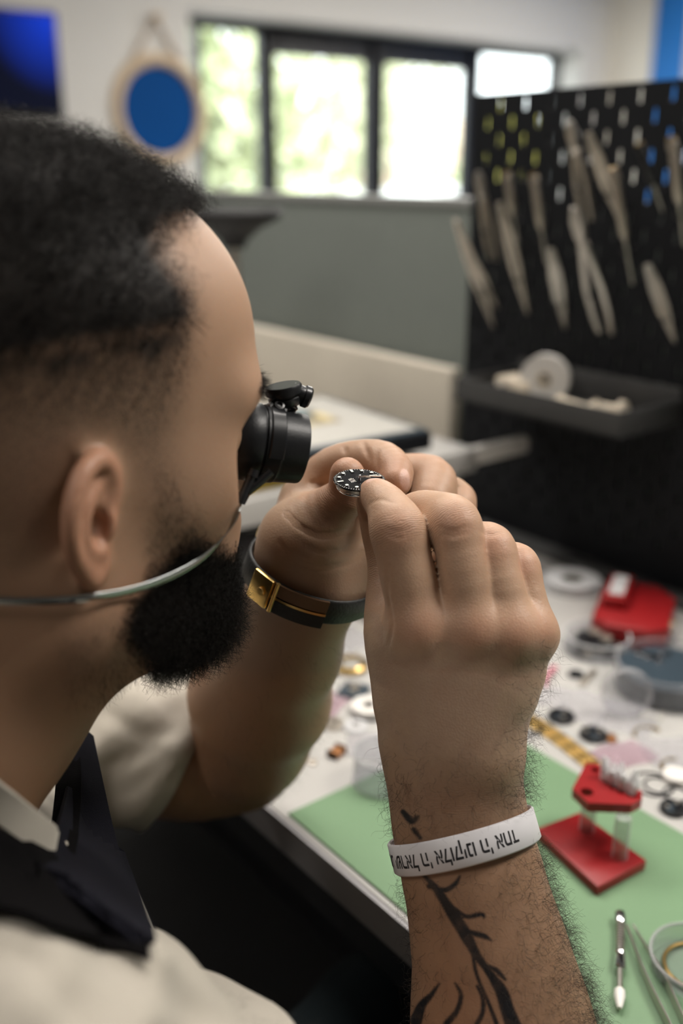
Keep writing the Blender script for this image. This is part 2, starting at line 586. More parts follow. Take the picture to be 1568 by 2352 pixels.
# outside
struct(MB().box((-4, YW + .3, -.5), (40, 60, -.4)).build('ground_outside', mat('asphalt', (.30, .30, .29), .9, var=.2, scale=3), smooth=0))
leaf = [mat('leaf_green', (.50, .54, .34), .7, var=.3, scale=9), mat('leaf_pale', (.62, .64, .44), .7, var=.3, scale=9), mat('leaf_yellow', (.40, .37, .08), .7, var=.3, scale=9)]
bark = mat('bark', (.16, .11, .08), .9)
def blob(c, r, n, seed):
    g = np.random.default_rng(seed)
    k = 900
    u = g.normal(size=(k, 3)); u /= np.linalg.norm(u, axis=1)[:, None]
    lump = 1 + .25 * np.sin(u @ g.normal(size=3) * 4) + .15 * np.sin(u @ g.normal(size=3) * 9)
    ctr = np.asarray(c) + u * np.asarray(r) * (g.random((k, 1)) ** .4) * lump[:, None]
    a = g.normal(size=(k, 3)); a /= np.linalg.norm(a, axis=1)[:, None]
    b = np.cross(a, g.normal(size=(k, 3))); b /= np.linalg.norm(b, axis=1)[:, None]
    s = (.09 + .12 * g.random((k, 1))) * n
    V = np.stack([ctr - a * s, ctr - b * s * .45, ctr + a * s, ctr + b * s * .45], 1).reshape(-1, 3)
    return V, np.arange(4 * k).reshape(-1, 4)
def tree(name, label, px_, Y, zc, r, lm, seed):
    c = PY(px_, 300, Y)
    t = thing(name, label, 'tree', (c[0], Y, -.4), group='trees and shrubs outside the windows')
    V, Q = blob((0, 0, zc + .4), r, 1.6, seed)
    link('foliage', mesh_from('foliage', V, Q, False), lm, t)
    MB().tube([(0, 0, 0), (.03, 0, zc * .5), (0, .02, zc + .3)], [.16, .12, .06]).build('trunk', bark, t)
tree('garden_tree', 'tall green tree seen through the leftmost window pane', 500, 13.5, 2.2, (1.6, 1.2, 2.0), leaf[0], 1)
tree('garden_tree', 'loose pale green tree behind the second window pane', 770, 20, 2.4, (2.0, 1.6, 2.4), leaf[1], 2)
tree('garden_tree', 'pale green tree standing left of the tan house outside', 905, 34, 4.2, (3.2, 1.6, 3.0), leaf[1], 3)
tree('garden_shrub', 'low green shrub under the tan house outside', 1040, 14.2, .45, (1.0, .6, .75), leaf[0], 4)
tree('garden_shrub', 'yellow-green shrub outside, glimpsed through the pegboard slots', 1190, 7.2, 1.32, (.55, .4, .42), leaf[2], 5)
h = thing('house', 'tan house with a pale roof outside the third window pane', 'house', (PY(972, 300, 45)[0], 45, -.4))
MB().box((-2.6, 0, 0), (2.8, 4, 3.0)).build('wall', mat('tan_render', (.66, .50, .38), .8), h, smooth=0)
MB().prism([(-3.0, 2.9), (3.2, 2.9), (2.2, 4.6), (-1.4, 4.6)], -.4, 4.4, lambda q: np.array([q[0], q[2], q[1]])).build('roof', mat('pale_roof', (.76, .62, .48), .7), h, smooth=0)
MB().box((-1.2, -.03, 1.2), (-.2, .0, 2.2)).build('window', M['black_frame'], h, smooth=0)
def car(px_, Y, label):
    c = PY(px_, 450, Y)
    t = thing('car', label, 'car', (c[0], Y, -.4), group='white cars parked outside')
    prof = [(-2.1, .35), (-2.1, .75), (-1.75, .95), (-1.1, 1.02), (-.55, 1.42), (.75, 1.46), (1.45, 1.05), (2.1, .95), (2.15, .35)]
    MB().prism(prof, -.85, .85, lambda q: np.array([q[0], q[2], q[1]])).build('car_body', mat('white_car_paint', (.85, .85, .84), .25, coat=.5), t, bev=.05)
    MB().prism([(-1.0, 1.02), (-.52, 1.37), (.7, 1.40), (1.3, 1.04)], -.865, .865, lambda q: np.array([q[0], q[2], q[1]])).build('side_window', M['black'], t)
    for x in (-1.35, 1.35):
        for y in (-.8, .8):
            MB().cyl((x, y - .09, .32), (x, y + .09, .32), .32, n=24, ch=.02).build('wheel', M['rubber'], t)
car(700, 8.6, 'white car parked outside behind the second window pane')
car(945, 11.2, 'white car parked outside at the foot of the third window pane')

# round blue plaque with rope, on the wall
c = PY(362, 255, YF)
t = thing('round_wall_mirror', 'round blue mirror in a pale wooden ring hanging by a rope', 'mirror', (c[0], YF - .012, c[2]))
MB().cyl((0, -.012, 0), (0, 0, 0), .225, n=64).build('mirror_face', M['blue'], t)
MB().torus((0, -.008, 0), .255, .034, (0, 1, 0), 64, 10).build('wooden_ring', M['wood'], t)
MB().tube([(-.235, -.01, .10), (0, -.012, .46), (.235, -.01, .10)], .012).build('rope', mat('rope', (.55, .44, .32), .8), t)
MB().cyl((0, -.06, .46), (0, .012, .46), .018).build('peg', M['wood'], t)
# screen at the left edge
a = PY(-160, 45, YF); b = PY(120, 30, YF); cc = PY(122, 275, YF)
t = thing('wall_screen', 'dark television with a blue glow on the wall at the upper left', 'television', (b[0], YF - .05, b[2]))
sm = bpy.data.materials.new('screen_glow'); sm.use_nodes = True
n = sm.node_tree.nodes; l = sm.node_tree.links; bs = n['Principled BSDF']
bs.inputs['Base Color'].default_value = (.004, .005, .01, 1); bs.inputs['Roughness'].default_value = .6; bs.inputs['Specular IOR Level'].default_value = .05
tc = n.new('ShaderNodeTexCoord'); gr = n.new('ShaderNodeTexGradient'); gr.gradient_type = 'SPHERICAL'
mp = n.new('ShaderNodeMapping'); mp.inputs['Location'].default_value = (.10, 0, .10); mp.inputs['Scale'].default_value = (2.9, 1, 2.9)
l.new(tc.outputs['Object'], mp.inputs[0]); l.new(mp.outputs[0], gr.inputs[0])
rp = n.new('ShaderNodeValToRGB'); rp.color_ramp.elements[0].color = (.001, .002, .010, 1); rp.color_ramp.elements[1].color = (.005, .045, .60, 1)
l.new(gr.outputs['Fac'], rp.inputs[0]); l.new(rp.outputs[0], bs.inputs['Emission Color']); bs.inputs['Emission Strength'].default_value = 1.0
W_ = b[0] - a[0]; H_ = b[2] - cc[2]
MB().box((-W_, 0, -H_), (0, .05, 0), c=.004).build('casing', M['black'], t)
MB().box((-W_ + .012, -.003, -H_ + .03), (-.012, .001, -.012)).build('screen', sm, t, smooth=0)
# blue panel on the right-hand wall
y0 = XR / math.tan(math.radians(53.95)); 
t = thing('blue_wall_panel', 'bright blue panel with pale stripe on the right-hand wall', 'panel', (XR - .03, y0, .0))
MB().box((0, -.28, .3), (.03, 0, 2.7)).build('panel_board', M['blue_wall'], t, smooth=0)
MB().box((-.01, -.56, .3), (.03, -.28, 2.7)).build('pale_stripe', mat('pale_stripe', (.40, .44, .55), .6), t, smooth=0)
MB().box((0, -1.6, .3), (.03, -.56, 2.7)).build('panel_board', M['blue_wall'], t, smooth=0)

# ------------------------------------------------------------------ bench and divider
XE = .368
t = thing('workbench', 'white laminate workbench with grey edge carrying the green mat', 'workbench', (0, 0, 0))
MB().box((XE + .002, -.9, DESK - .028), (1.005, 1.75, DESK)).build('bench_top', M['laminate'], t, smooth=0)
MB().box((XE - .001, -.9, DESK - .030), (XE + .002, 1.75, DESK - .0015)).build('edge_band', M['laminate_edge'], t, smooth=0)
MB().box((.80, -.86, .06), (.815, 1.7, DESK - .028)).build('added_dark_panel', M['black_metal'], t, smooth=0)  # black panel added so the space under the bench reads dark
MB().box((XE + .012, -.86, DESK - .075), (XE + .03, 1.7, DESK - .028)).build('apron_rail', M['black_metal'], t, smooth=0)
for x, y in ((.46, -.80), (.95, -.80), (.46, 1.66), (.95, 1.66)):
    MB().box((x - .025, y - .025, 0), (x + .025, y + .025, DESK - .028), c=.003).build('leg', M['black_metal'], t)
t = thing('desk_divider', 'grey fabric divider screen standing behind the black pegboard', 'divider', (1.02, 0, 0))
MB().box((0, -.6, .02), (.028, 2.3, 1.236), c=.004).build('fabric_panel', M['grey_fabric'], t)
MB().box((-.003, -.602, 1.230), (.031, 2.302, 1.243), c=.002).build('top_rail', mat('grey_rail', (.30, .31, .30), .5), t)
for y in (-.4, 2.1):
    MB().box((-.10, y - .03, 0), (.13, y + .03, .02), c=.003).build('foot', M['black_metal'], t)

# pegboard with staggered slots, cut as real holes
PXB = .985
Y0, Y1, Z0, Z1 = .40, .985, .806, 1.371
def pegboard():
    t = thing('pegboard', 'black steel pegboard with staggered slots holding rows of tools', 'pegboard', (PXB, 0, 0))
    # a grid of cells; each slot cell is a frame around a slotted hole
    sw, sh, pitch = .0028, .0082, .021
    def slot(cy, cz, n=6):
        out = []
        for k in range(n + 1):
            a = math.pi * k / n
            out.append((cy + sw * math.cos(a), cz + sh - sw + sw * math.sin(a)))
        out.append((cy - sw, cz))
        for k in range(n + 1):
            a = math.pi + math.pi * k / n
            out.append((cy + sw * math.cos(a), cz - sh + sw + sw * math.sin(a)))
        out.append((cy + sw, cz))
        return out
    yb = .963                                             # first slot column
    zb = 1.357
    bm = bmesh.new()
    ny = int((yb - Y0) / pitch); nz = int((zb - Z0 - .01) / pitch)
    def quad(pts):
        bm.faces.new([bm.verts.new((0, y, z)) for y, z in pts])
    def cell(cy, cz, hole):
        h = pitch / 2
        if not hole:
            quad([(cy - h, cz - h), (cy + h, cz - h), (cy + h, cz + h), (cy - h, cz + h)]); return
        s = slot(cy, cz)
        m = len(s)
        o = []
        for y, z in s:                                    # project on the cell border
            dy, dz = y - cy, z - cz
            k = h / max(abs(dy), abs(dz)) if max(abs(dy), abs(dz)) > 0 else 1
            o.append((cy + dy * k, cz + dz * k))
        inner = [bm.verts.new((0, y, z)) for y, z in s]
        outer = [bm.verts.new((0, y, z)) for y, z in o]
        for k in range(m):
            l_ = (k + 1) % m
            a, b = o[k], o[l_]
            if abs(a[0] - b[0]) > 1e-9 and abs(a[1] - b[1]) > 1e-9:   # passes a corner
                cyy = cy + h * (1 if (a[0] + b[0]) / 2 > cy else -1); czz = cz + h * (1 if (a[1] + b[1]) / 2 > cz else -1)
                cv = bm.verts.new((0, cyy, czz))
                bm.faces.new([inner[k], outer[k], cv, outer[l_], inner[l_]])
            else:
                bm.faces.new([inner[k], outer[k], outer[l_], inner[l_]])
    for i in range(ny):
        for j in range(nz):
            cell(yb - i * pitch, zb - j * pitch, (i + j) % 2 == 1)
    h = pitch / 2
    yl, yr = yb - (ny - 1) * pitch - h, yb + h
    zl, zr = zb - (nz - 1) * pitch - h, zb + h
    for a in ([(Y0, Z0), (Y1, Z0), (Y1, zl), (Y0, zl)], [(Y0, zr), (Y1, zr), (Y1, Z1), (Y0, Z1)], [(Y0, zl), (yl, zl), (yl, zr), (Y0, zr)], [(yr, zl), (Y1, zl), (Y1, zr), (yr, zr)]):
        quad(a)
    bmesh.ops.remove_doubles(bm, verts=bm.verts[:], dist=1e-5)
    r = bmesh.ops.extrude_face_region(bm, geom=bm.faces[:])
    for q in r['geom']:
        if isinstance(q, bmesh.types.BMVert): q.co.x += .004
    bmesh.ops.recalc_face_normals(bm, faces=bm.faces[:])
    me = bpy.data.meshes.new('slotted_panel'); bm.to_mesh(me); bm.free()
    link('slotted_panel', me, M['peg'], t)
    for y in (Y0 + .03, Y1 - .03):
        MB().box((.004, y - .012, DESK - .0), (.034, y + .012, Z1 - .25), c=.002).build('mounting_post', M['black_metal'], t)
    MB().box((-.035, Y0, DESK), (-.0005, Y1, DESK + .008), c=.002).build('foot_rail', M['tray'], t)
    return t
pegboard()

# ------------------------------------------------------------------ tools hanging on the pegboard
def local(t, q): return np.asarray(q) - np.array(t.location)
def peg_tool(name, label, cat, top, bot, kind, w=.010, lean=.07, col='dsteel', low=.004):
    w = w * .78
    b = PX(*bot, PXB - low - .004); a = PX(*top, PXB - low - lean)
    t = thing(name, label, cat, tuple(b))
    ax = unit(a - b); L = np.linalg.norm(a - b)
    sd = unit(np.cross(ax, (1, 0, 0)))
    nn = np.cross(sd, ax)
    Q = lambda u, v, h=0: sd * u + ax * (v * L) + nn * h
    if kind == 'tweezers':
        for s_, nm in ((-1, 'arm'), (1, 'arm')):
            pts = [Q(0.0, 1.0, .0012 * s_), Q(0, .93, .002 * s_), Q(0, .7, .0055 * s_), Q(0, .45, .006 * s_), Q(0, .2, .003 * s_), Q(0, 0, .0006 * s_)]
            MB().band(pts, [w * .75, w * .9, w, w * .85, w * .45, w * .15], .0016, sd).build(nm, M[col], t)
    elif kind == 'driver':
        MB().lathe([(.0005, L * 1.0), (w * .42, L * .99), (w * .5, L * .97), (w * .5, L * .90), (w * .32, L * .885), (w * .42, L * .86), (w * .46, L * .5), (w * .36, L * .44), (w * .3, L * .42)], 20, (0, 0, 0), ax).build('handle', M[col], t)
        MB().cyl(Q(0, .43), Q(0, 0.02), w * .17, w * .12, 12).build('blade', M['steel'], t)
        MB().cyl(Q(0, 1.0), Q(0, 1.01), w * .45, n=16).build('cap', M['brass'], t)
    elif kind == 'pliers':
        for s_ in (-1, 1):
            pts = [Q(.002 * s_, .72), Q(w * .55 * s_, .58), Q(w * .95 * s_, .38), Q(w * 1.0 * s_, .18), Q(w * .8 * s_, 0)]
            MB().tube(pts, [w * .34, w * .36, w * .36, w * .33, w * .25], 10, flat=[.004, .0042, .0042, .004, .003], up=nn).build('handle', M[col], t)
            pts = [Q(-w * .15 * s_, .68), Q(w * .28 * s_, .80), Q(w * .42 * s_, .90), Q(w * .12 * s_, 1.0)]
            MB().tube(pts, [w * .34, w * .40, w * .42, w * .25], 10, flat=[.005, .0055, .005, .003], up=nn).build('jaw', M['steel'], t)
        MB().cyl(Q(0, .70, -.0065), Q(0, .70, .0065), w * .36, n=16, ch=.0008).build('pivot', M['steel'], t)
    # the wire hook that carries it
    hb = Q(0, .35, 0)
    e = np.array([PXB - .0022 - b[0], 0, 0]) + np.array([0, hb[1], hb[2]])
    MB().tube([e, hb + np.array([.004, 0, -w * .55]), hb + np.array([-.006, 0, -w * .6]), hb + np.array([-.009, 0, -w * .2])], .0014, 8).build('wire_hook', M['black_metal'], t)
    return t
g_ = 'tools hanging on the pegboard'
T_ = [
    ('tweezers', 'long pale tweezers jutting past the left edge of the pegboard', (1046, 505), (1134, 752), 'tweezers', .0105, .085, 'dsteel'),
    ('tweezers', 'short tweezers tucked behind the long ones at the pegboard edge', (1062, 560), (1142, 708), 'tweezers', .008, .05, 'dsteel'),
    ('pliers', 'small pliers with tan middle at the upper left of the pegboard', (1098, 395), (1133, 596), 'pliers', .0095, .04, 'dsteel'),
    ('screwdriver', 'brownish screwdriver second from the left in the upper tool row', (1163, 398), (1188, 560), 'driver', .0150, .03, 'dsteel'),
    ('tweezers', 'long slim tweezers slanting below the brownish screwdriver', (1146, 466), (1212, 722), 'tweezers', .0110, .06, 'dsteel'),
    ('screwdriver', 'grey screwdriver standing left of the bright short tweezers', (1224, 402), (1256, 610), 'driver', .0150, .035, 'dsteel'),
    ('tweezers', 'bright short tweezers below the grey screwdriver', (1264, 572), (1298, 756), 'tweezers', .0130, .04, 'steel'),
    ('pliers', 'tall pliers reaching highest into the pale pegboard slots', (1308, 278), (1350, 505), 'pliers', .0100, .05, 'dsteel'),
    ('cutting_pliers', 'wide-headed cutting pliers with spread handles in mid board', (1318, 478), (1390, 765), 'pliers', .0150, .07, 'steel'),
    ('tweezers', 'dull tweezers leaning right beside the tall pliers', (1350, 305), (1424, 510), 'tweezers', .0110, .05, 'dsteel'),
    ('screwdriver', 'long grey screwdriver right of the cutting pliers', (1408, 388), (1453, 658), 'driver', .0150, .045, 'dsteel'),
    ('screwdriver', 'black screwdriver in front of the blue-lit slots', (1468, 330), (1522, 488), 'driver', .0130, .04, 'black'),
    ('screwdriver', 'pale screwdriver cut by the right picture edge', (1542, 318), (1572, 570), 'driver', .0150, .04, 'dsteel'),
    ('tweezers', 'bright tweezers lowest on the right of the pegboard', (1486, 608), (1550, 788), 'tweezers', .0120, .05, 'steel'),
]
for nm, lb, a, b, k, w, ln, c in T_:
    o = peg_tool(nm, lb, nm.replace('_', ' '), a, b, k, w, ln, c, .009 if k == 'pliers' else .004)
    o['group'] = g_

# ------------------------------------------------------------------ shelf tray on the pegboard and what lies in it
XT = PXB - .115
p0 = PX(1046, 866, XT); p1 = PX(1424, 948, XT)
zt, zb_ = (p0[2] + p1[2]) / 2, PX(1046, 917, XT)[2]
yA, yB = p0[1], p1[1]
t = thing('pegboard_tray', 'dark grey metal tray hooked on the front of the pegboard', 'tray', (XT, yB, zb_))
D_ = PXB - XT - .001; W_ = yA - yB; H_ = zt - zb_
MB().box((0, 0, 0), (D_, W_, .003)).build('bottom', M['tray'], t, smooth=0)
MB().box((0, 0, .0), (.003, W_, H_), c=.001).build('front_rim', M['tray'], t)
MB().box((.003, 0, .003), (D_, .003, H_), c=.001).build('end_rim', M['tray'], t)
MB().box((.003, W_ - .003, .003), (D_, W_, H_), c=.001).build('end_rim', M['tray'], t)
MB().box((D_ - .003, .003, .003), (D_, W_ - .003, H_ + .012), c=.001).build('back_rim', M['tray'], t)
ZT = zb_ + .003
def on_tray(x, y, dx=0, z=None):
    q = PZ(x, y, ZT if z is None else z)
    return q
c = PX(1252, 868, XT + .06)
t = thing('tape_roll', 'white tape roll standing upright in the dark tray', 'tape', (c[0], c[1], ZT))
R0 = .030
axd = unit(np.array([-.9, -.45, 0]))
MB().lathe([(R0, -.006), (R0, .006), (.010, .006), (.010, -.006)], 40, (0, 0, R0), axd, loop=True).build('tape_winding', M['white'], t)
MB().lathe([(.010, -.0065), (.010, .0065), (.0075, .0065), (.0075, -.0065)], 24, (0, 0, R0), axd, loop=True).build('core', M['cream'], t)
def rod(name, label, cat, a, b, r, m, tip=None, X0=XT + .02, X1=XT + .03):
    A = PX(*a, X0); B = PX(*b, X1)
    zz = ZT + r + .012
    A[2] = B[2] = zz
    t = thing(name, label, cat, (A[0], A[1], ZT))
    v = B - A; v[2] = 0
    o = np.array([0, 0, zz - ZT])
    MB().cyl(o, o + v, r, n=20, ch=r * .3).build('barrel', m, t)
    if tip: MB().cyl(o - unit(v) * .008, o, r * .3, r * .9, 16).build('tip', tip, t)
    MB().box(o + v * .3 - .006, o + v * .3 + np.array([.006, .006, -.0]) - np.array([0, 0, r * .5])).build('rest', m, t)
    MB().tube([o + v * .25 * 0 + v * .3 - np.array([0, 0, r]), o + v * .3 - np.array([0, 0, zz - ZT])], .004).build('prop', m, t)
    return t
def pile_rod(name, label, cat, a, b, r, m, knob=None):
    """a rod lying across the tray rim"""
    A = PX(*a, XT + .004); B = PX(*b, XT + .03)
    A[2] = zt + r + .0005; B[2] = ZT + r + .014
    t = thing(name, label, cat, tuple(A))
    v = B - A
    MB().cyl((0, 0, 0), v, r, n=20, ch=r * .3).build('barrel', m, t)
    if knob:
        MB().lathe([(r, 0), (knob, .006), (knob, .014), (r * .8, .018)], 20, v * .98, v).build('knob', m, t)
    return t
def tray_rod(name, label, a, b, r, m, kn=0.0):
    A = PZ(*a, zt - .004); B = PZ(*b, zt - .004)
    A[0] = max(A[0], XT + .012); B[0] = max(B[0], XT + .012)
    t = thing(name, label, 'pen', (A[0], A[1], ZT))
    v = B - A; v[2] = 0
    o = np.array([0, 0, r])
    MB().cyl(o, o + v, r, n=20, ch=r * .3).build('barrel', m, t)
    if kn:
        MB().lathe([(r * .9, 0), (kn, .004), (kn, .010), (r * .6, .015)], 20, o + v, v).build('flared_cap', m, t)
        MB().lathe([(r * .9, 0), (kn * .8, .004), (r * .4, .010)], 20, o, -v).build('tip', m, t)
    return t
tray_rod('marker_pen', 'white marker pen lying in the tray in front of the tape roll', (1160, 884), (1290, 912), .0085, M['white'])
tray_rod('spatula', 'cream plastic handle with flared cap in the middle of the tray', (1290, 905), (1356, 925), .009, M['cream'], .014)
tray_rod('spatula', 'small cream handle lying rightmost in the tray', (1376, 905), (1418, 912), .006, M['cream'], .012)
c = PZ(1132, 868, zt)
t = tag(MB().box((-.020, -.026, 0), (.020, .026, .026), c=.003).build('eraser_block', M['cream']), 'beige block at the left end of the tray', 'block')
t.location = (PXB - .055, yA - .055, ZT)
t = tag(MB().cyl((0, 0, 0), (0, 0, .02), .012, n=24, ch=.002).build('silvery_button', M['chrome']), 'small silvery cap beside the beige block in the tray', 'button')
t.location = (XT + .03, yA - .045, ZT)

# ------------------------------------------------------------------ white riser shelf, box and frame beyond the hands
ZR = .952
xl, xr = .34, .87
t = thing('riser_shelf', 'white riser shelf with thick front edge behind the watchmaker\'s hands', 'shelf', (0, 0, DESK))
MB().box((xl, .842, ZR - DESK - .030), (xr, 1.04, ZR - DESK), c=.002).build('shelf_board', M['laminate'], t)
MB().box((xr, .842, ZR - DESK - .022), (.966, .855, ZR - DESK), c=.002).build('front_rail', M['white'], t)
for x in (xl + .02, xr - .02):
    MB().box((x - .012, .885, 0), (x + .012, 1.035, ZR - DESK - .030), c=.001).build('side_leg', M['laminate'], t)
bx = PX(1035, 850, .985)
t = thing('white_board', 'pale beige-white board standing upright against the grey divider', 'board', (.985, bx[1], DESK))
zb2 = bx[2] - DESK
MB().box((0, 0, 0), (.022, .72, zb2), c=.002).build('board_panel', M['beige_board'], t)
MB().box((-.03, .10, 0), (.03, .13, .006), c=.001).build('foot', M['white'], t)
MB().box((-.03, .50, 0), (.03, .53, .006), c=.001).build('foot', M['white'], t)
# framed picture lying on a yellow case on the riser
t = tag(MB().box((-.09, -.085, 0), (.09, .085, .013), c=.003).build('yellow_case', M['yellow']), 'dark yellow case lying between the riser and the framed print', 'case')
t.location = (.595, .945, ZR)
t = thing('framed_print', 'framed print with blue and tan picture lying on the yellow case', 'frame', (.645, .965, ZR + .013), math.radians(-4))
MB().box((-.15, -.118, 0), (.152, .118, .022), c=.004).build('frame_edge', M['black'], t)
MB().box((-.147, -.115, .0215), (.149, .115, .0242), c=.001).build('rim', M['navy'], t)
MB().box((-.137, -.105, .0238), (.139, .105, .0252)).build('print_sheet', M['paper'], t, smooth=0)
pm = bpy.data.materials.new('print_picture'); pm.use_nodes = True
n = pm.node_tree.nodes; l = pm.node_tree.links
nz = n.new('ShaderNodeTexNoise'); nz.inputs['Scale'].default_value = 22
rp = n.new('ShaderNodeValToRGB')
for e, cc_ in zip((0, 1), ((.08, .22, .30, 1), (.55, .46, .25, 1))): rp.color_ramp.elements[e].color = cc_
rp.color_ramp.elements.new(.5).color = (.16, .13, .09, 1)
tc = n.new('ShaderNodeTexCoord'); l.new(tc.outputs['Object'], nz.inputs['Vector']); l.new(nz.outputs['Fac'], rp.inputs[0]); l.new(rp.outputs[0], n['Principled BSDF'].inputs['Base Color'])
rp.color_ramp.elements[0].position = .35; rp.color_ramp.elements[1].position = .5; rp.color_ramp.elements[2].position = .65
MB().box((-.005, -.025, .0248), (.085, .055, .0260)).build('printed_picture', pm, t, smooth=0)
t = tag(MB().box((-.10, -.05, 0), (.12, .05, .085), c=.004).build('equipment_box', M['black']), 'black equipment box in the gap under the riser shelf', 'box')
t.location = (.52, .96, DESK)
t = tag(MB().box((-.012, -.006, 0), (.012, .006, .075), c=.003).build('olive_bottle', mat('olive', (.12, .13, .03), .4)), 'olive upright block in front of the black box under the riser', 'block')
t.location = (.505, .895, DESK)

# flared black stand in front of the divider
c = PX(545, 770, .80)
t = thing('flared_stand', 'black flared-top stand on a grey post before the grey divider', 'stand', (c[0], c[1], DESK))
zT = PX(545, 478, .80)[2] - t.location.z
MB().lathe([(.030, 0), (.030, .008), (.014, .012), (.014, zT * .45)], 24).build('base_sleeve', M['laminate_edge'], t)
MB().cyl((0, 0, zT * .4), (0, 0, zT - .05), .0085, n=20).build('post', M['steel'], t)
MB().lathe([(.016, zT - .056), (.020, zT - .045), (.040, zT - .028), (.066, zT - .016), (.072, zT - .006), (.068, zT), (.0, zT)], 40).build('flared_top', M['rubber'], t)

# ------------------------------------------------------------------ green mat and the tools on it
m_ = MB().box((.374, -.35, 0), (.597, .549, .0022), c=.0008).build('bench_mat', M['green'])
tag(m_, 'green bench mat lying along the front edge of the workbench', 'mat')
m_.location = (0, 0, DESK)
ZM = DESK + .0022

# red movement stand
ba = np.array([PZ(x, y, ZM)[:2] for x, y in ((1228, 1925), (1370, 2060), (1482, 1998), (1330, 1885))])
cen = ba.mean(0)
t = thing('movement_stand', 'red stand with two clear posts and a notched red top plate', 'stand', (cen[0], cen[1], ZM))
bl = ba - cen
MB().prism([tuple(q) for q in bl], 0, .0085).build('base_plate', M['red'], t, bev=.0012)
ztop = .050
tp_px = [(1316, 1828), (1352, 1760), (1385, 1768), (1478, 1838), (1475, 1856), (1452, 1866), (1352, 1858)]
poly = [tuple(PZ(x, y - 4, ZM + ztop)[:2] - cen) for x, y in ((1314, 1815), (1345, 1757), (1372, 1758), (1474, 1822), (1474, 1838), (1450, 1852), (1350, 1848))]
def holed_plate(poly, holes, z0, z1):
    bm = bmesh.new()
    vs = [bm.verts.new((x, y, z0)) for x, y in poly]
    ed = [bm.edges.new((vs[i], vs[(i + 1) % len(vs)])) for i in range(len(vs))]
    for (hx, hy), r in holes:
        hv = [bm.verts.new((hx + r * math.cos(2 * math.pi * k / 14), hy + r * math.sin(2 * math.pi * k / 14), z0)) for k in range(14)]
        ed += [bm.edges.new((hv[i], hv[(i + 1) % 14])) for i in range(14)]
    r = bmesh.ops.triangle_fill(bm, use_beauty=True, edges=ed)
    ex = bmesh.ops.extrude_face_region(bm, geom=bm.faces[:])
    for q in ex['geom']:
        if isinstance(q, bmesh.types.BMVert): q.co.z = z1
    bmesh.ops.recalc_face_normals(bm, faces=bm.faces[:])
    return bm
h_ = lambda x, y: tuple(PZ(x, y, ZM + ztop)[:2] - cen)
holes = [(h_(1347, 1819), .0048), (h_(1366, 1768), .0032), (h_(1449, 1825), .0035)] + [(h_(1393 + 15 * k, 1798 + 10 * k), .0022) for k in range(3)]
mb = MB(); mb.take(holed_plate(poly, holes, ztop - .0075, ztop)); mb.build('top_plate', M['red'], t)
for (a, b) in (((1352, 1838), (1347, 1905)), ((1441, 1848), (1422, 1968))):
    q = PZ(*b, ZM + .0085); 
    MB().cyl((q[0] - cen[0], q[1] - cen[1], .0085), (q[0] - cen[0], q[1] - cen[1], ztop - .0075), .0058, n=28, ch=.0004).build('clear_post', M['acrylic'], t)
for k in range(9):
    q = PZ(1382 + 8.5 * k, 1790 + 4.5 * k, ZM + ztop)
    a = np.array([q[0] - cen[0], q[1] - cen[1], ztop])
    k_ = MB()
    hgt = .016 + .003 * math.sin(k * 2.1)
    lean_ = np.array([.006 * math.cos(k * 1.7) + .004, .005 * math.sin(k * 2.3) + .002, hgt])
    k_.lathe([(.0016, 0), (.0030, .35 * hgt), (.0034, .6 * hgt), (.0012, hgt)], 10, a, lean_)
    k_.build('milky_spike', M['frost'], t)

# spring bar tool
a = PZ(1424, 2098, ZM + .004); b = PZ(1422, 2318, ZM + .004)
L = np.linalg.norm(b - a)
t = thing('spring_bar_tool', 'chrome spring bar tool with ribbed handle and white tip on green mat', 'tool', (a[0], a[1], ZM + .0042))
ax = unit(b - a)
u = lambda f: f * L
rb = .0036
MB().lathe([(.0010, 0), (rb * 1.0, .001), (rb * 1.10, .003), (rb * 1.10, u(.12)), (rb * .9, u(.135))], 24, (0, 0, 0), ax).build('head_cap', M['chrome'], t)
pr = []
for k in range(10):
    z = u(.135) + k * u(.031)
    pr += [(rb * .62, z), (rb * .82, z + u(.008)), (rb * .82, z + u(.023)), (rb * .62, z + u(.030))]
MB().lathe([(rb * .6, u(.13))] + pr + [(rb * .6, u(.45))], 24, (0, 0, 0), ax).build('ribbed_grip', M['steel'], t)
MB().lathe([(rb * .7, u(.44)), (rb * .98, u(.455)), (rb * .80, u(.475)), (rb * 1.02, u(.50)), (rb * 1.02, u(.60)), (rb * .7, u(.615))], 24, (0, 0, 0), ax).build('collar', M['chrome'], t)
MB().lathe([(rb * .52, u(.60)), (rb * .50, u(.815))], 20, (0, 0, 0), ax).build('shaft', M['steel'], t)
MB().lathe([(rb * .55, u(.81)), (rb * .92, u(.83)), (rb * .98, u(.88)), (rb * .6, u(.97)), (rb * .35, u(.995)), (.0001, u(1.0))], 24, (0, 0, 0), ax).build('white_tip', M['white'], t)

# tweezers on the mat
t0 = PZ(1446, 2128, ZM + .003); t1 = PZ(1575, 2392, ZM + .006)
t = thing('tweezers', 'fine steel tweezers lying on the mat beside the spring bar tool', 'tweezers', (t0[0], t0[1], ZM))
ax = unit((t1 - t0) * np.array([1, 1, 0])); sd = np.cross((0, 0, 1), ax)
for s_ in (-1, 1):
    pts = [np.array([0, 0, .004]) + ax * d + sd * s_ * o for d, o in ((0, .0022), (.015, .0034), (.035, .0052), (.055, .0056), (.09, .0045), (.115, .0012))]
    MB().band(pts, [.0015, .003, .006, .0075, .0078, .0078], .0013, (0, 0, 1)).build('arm', M['steel'], t)
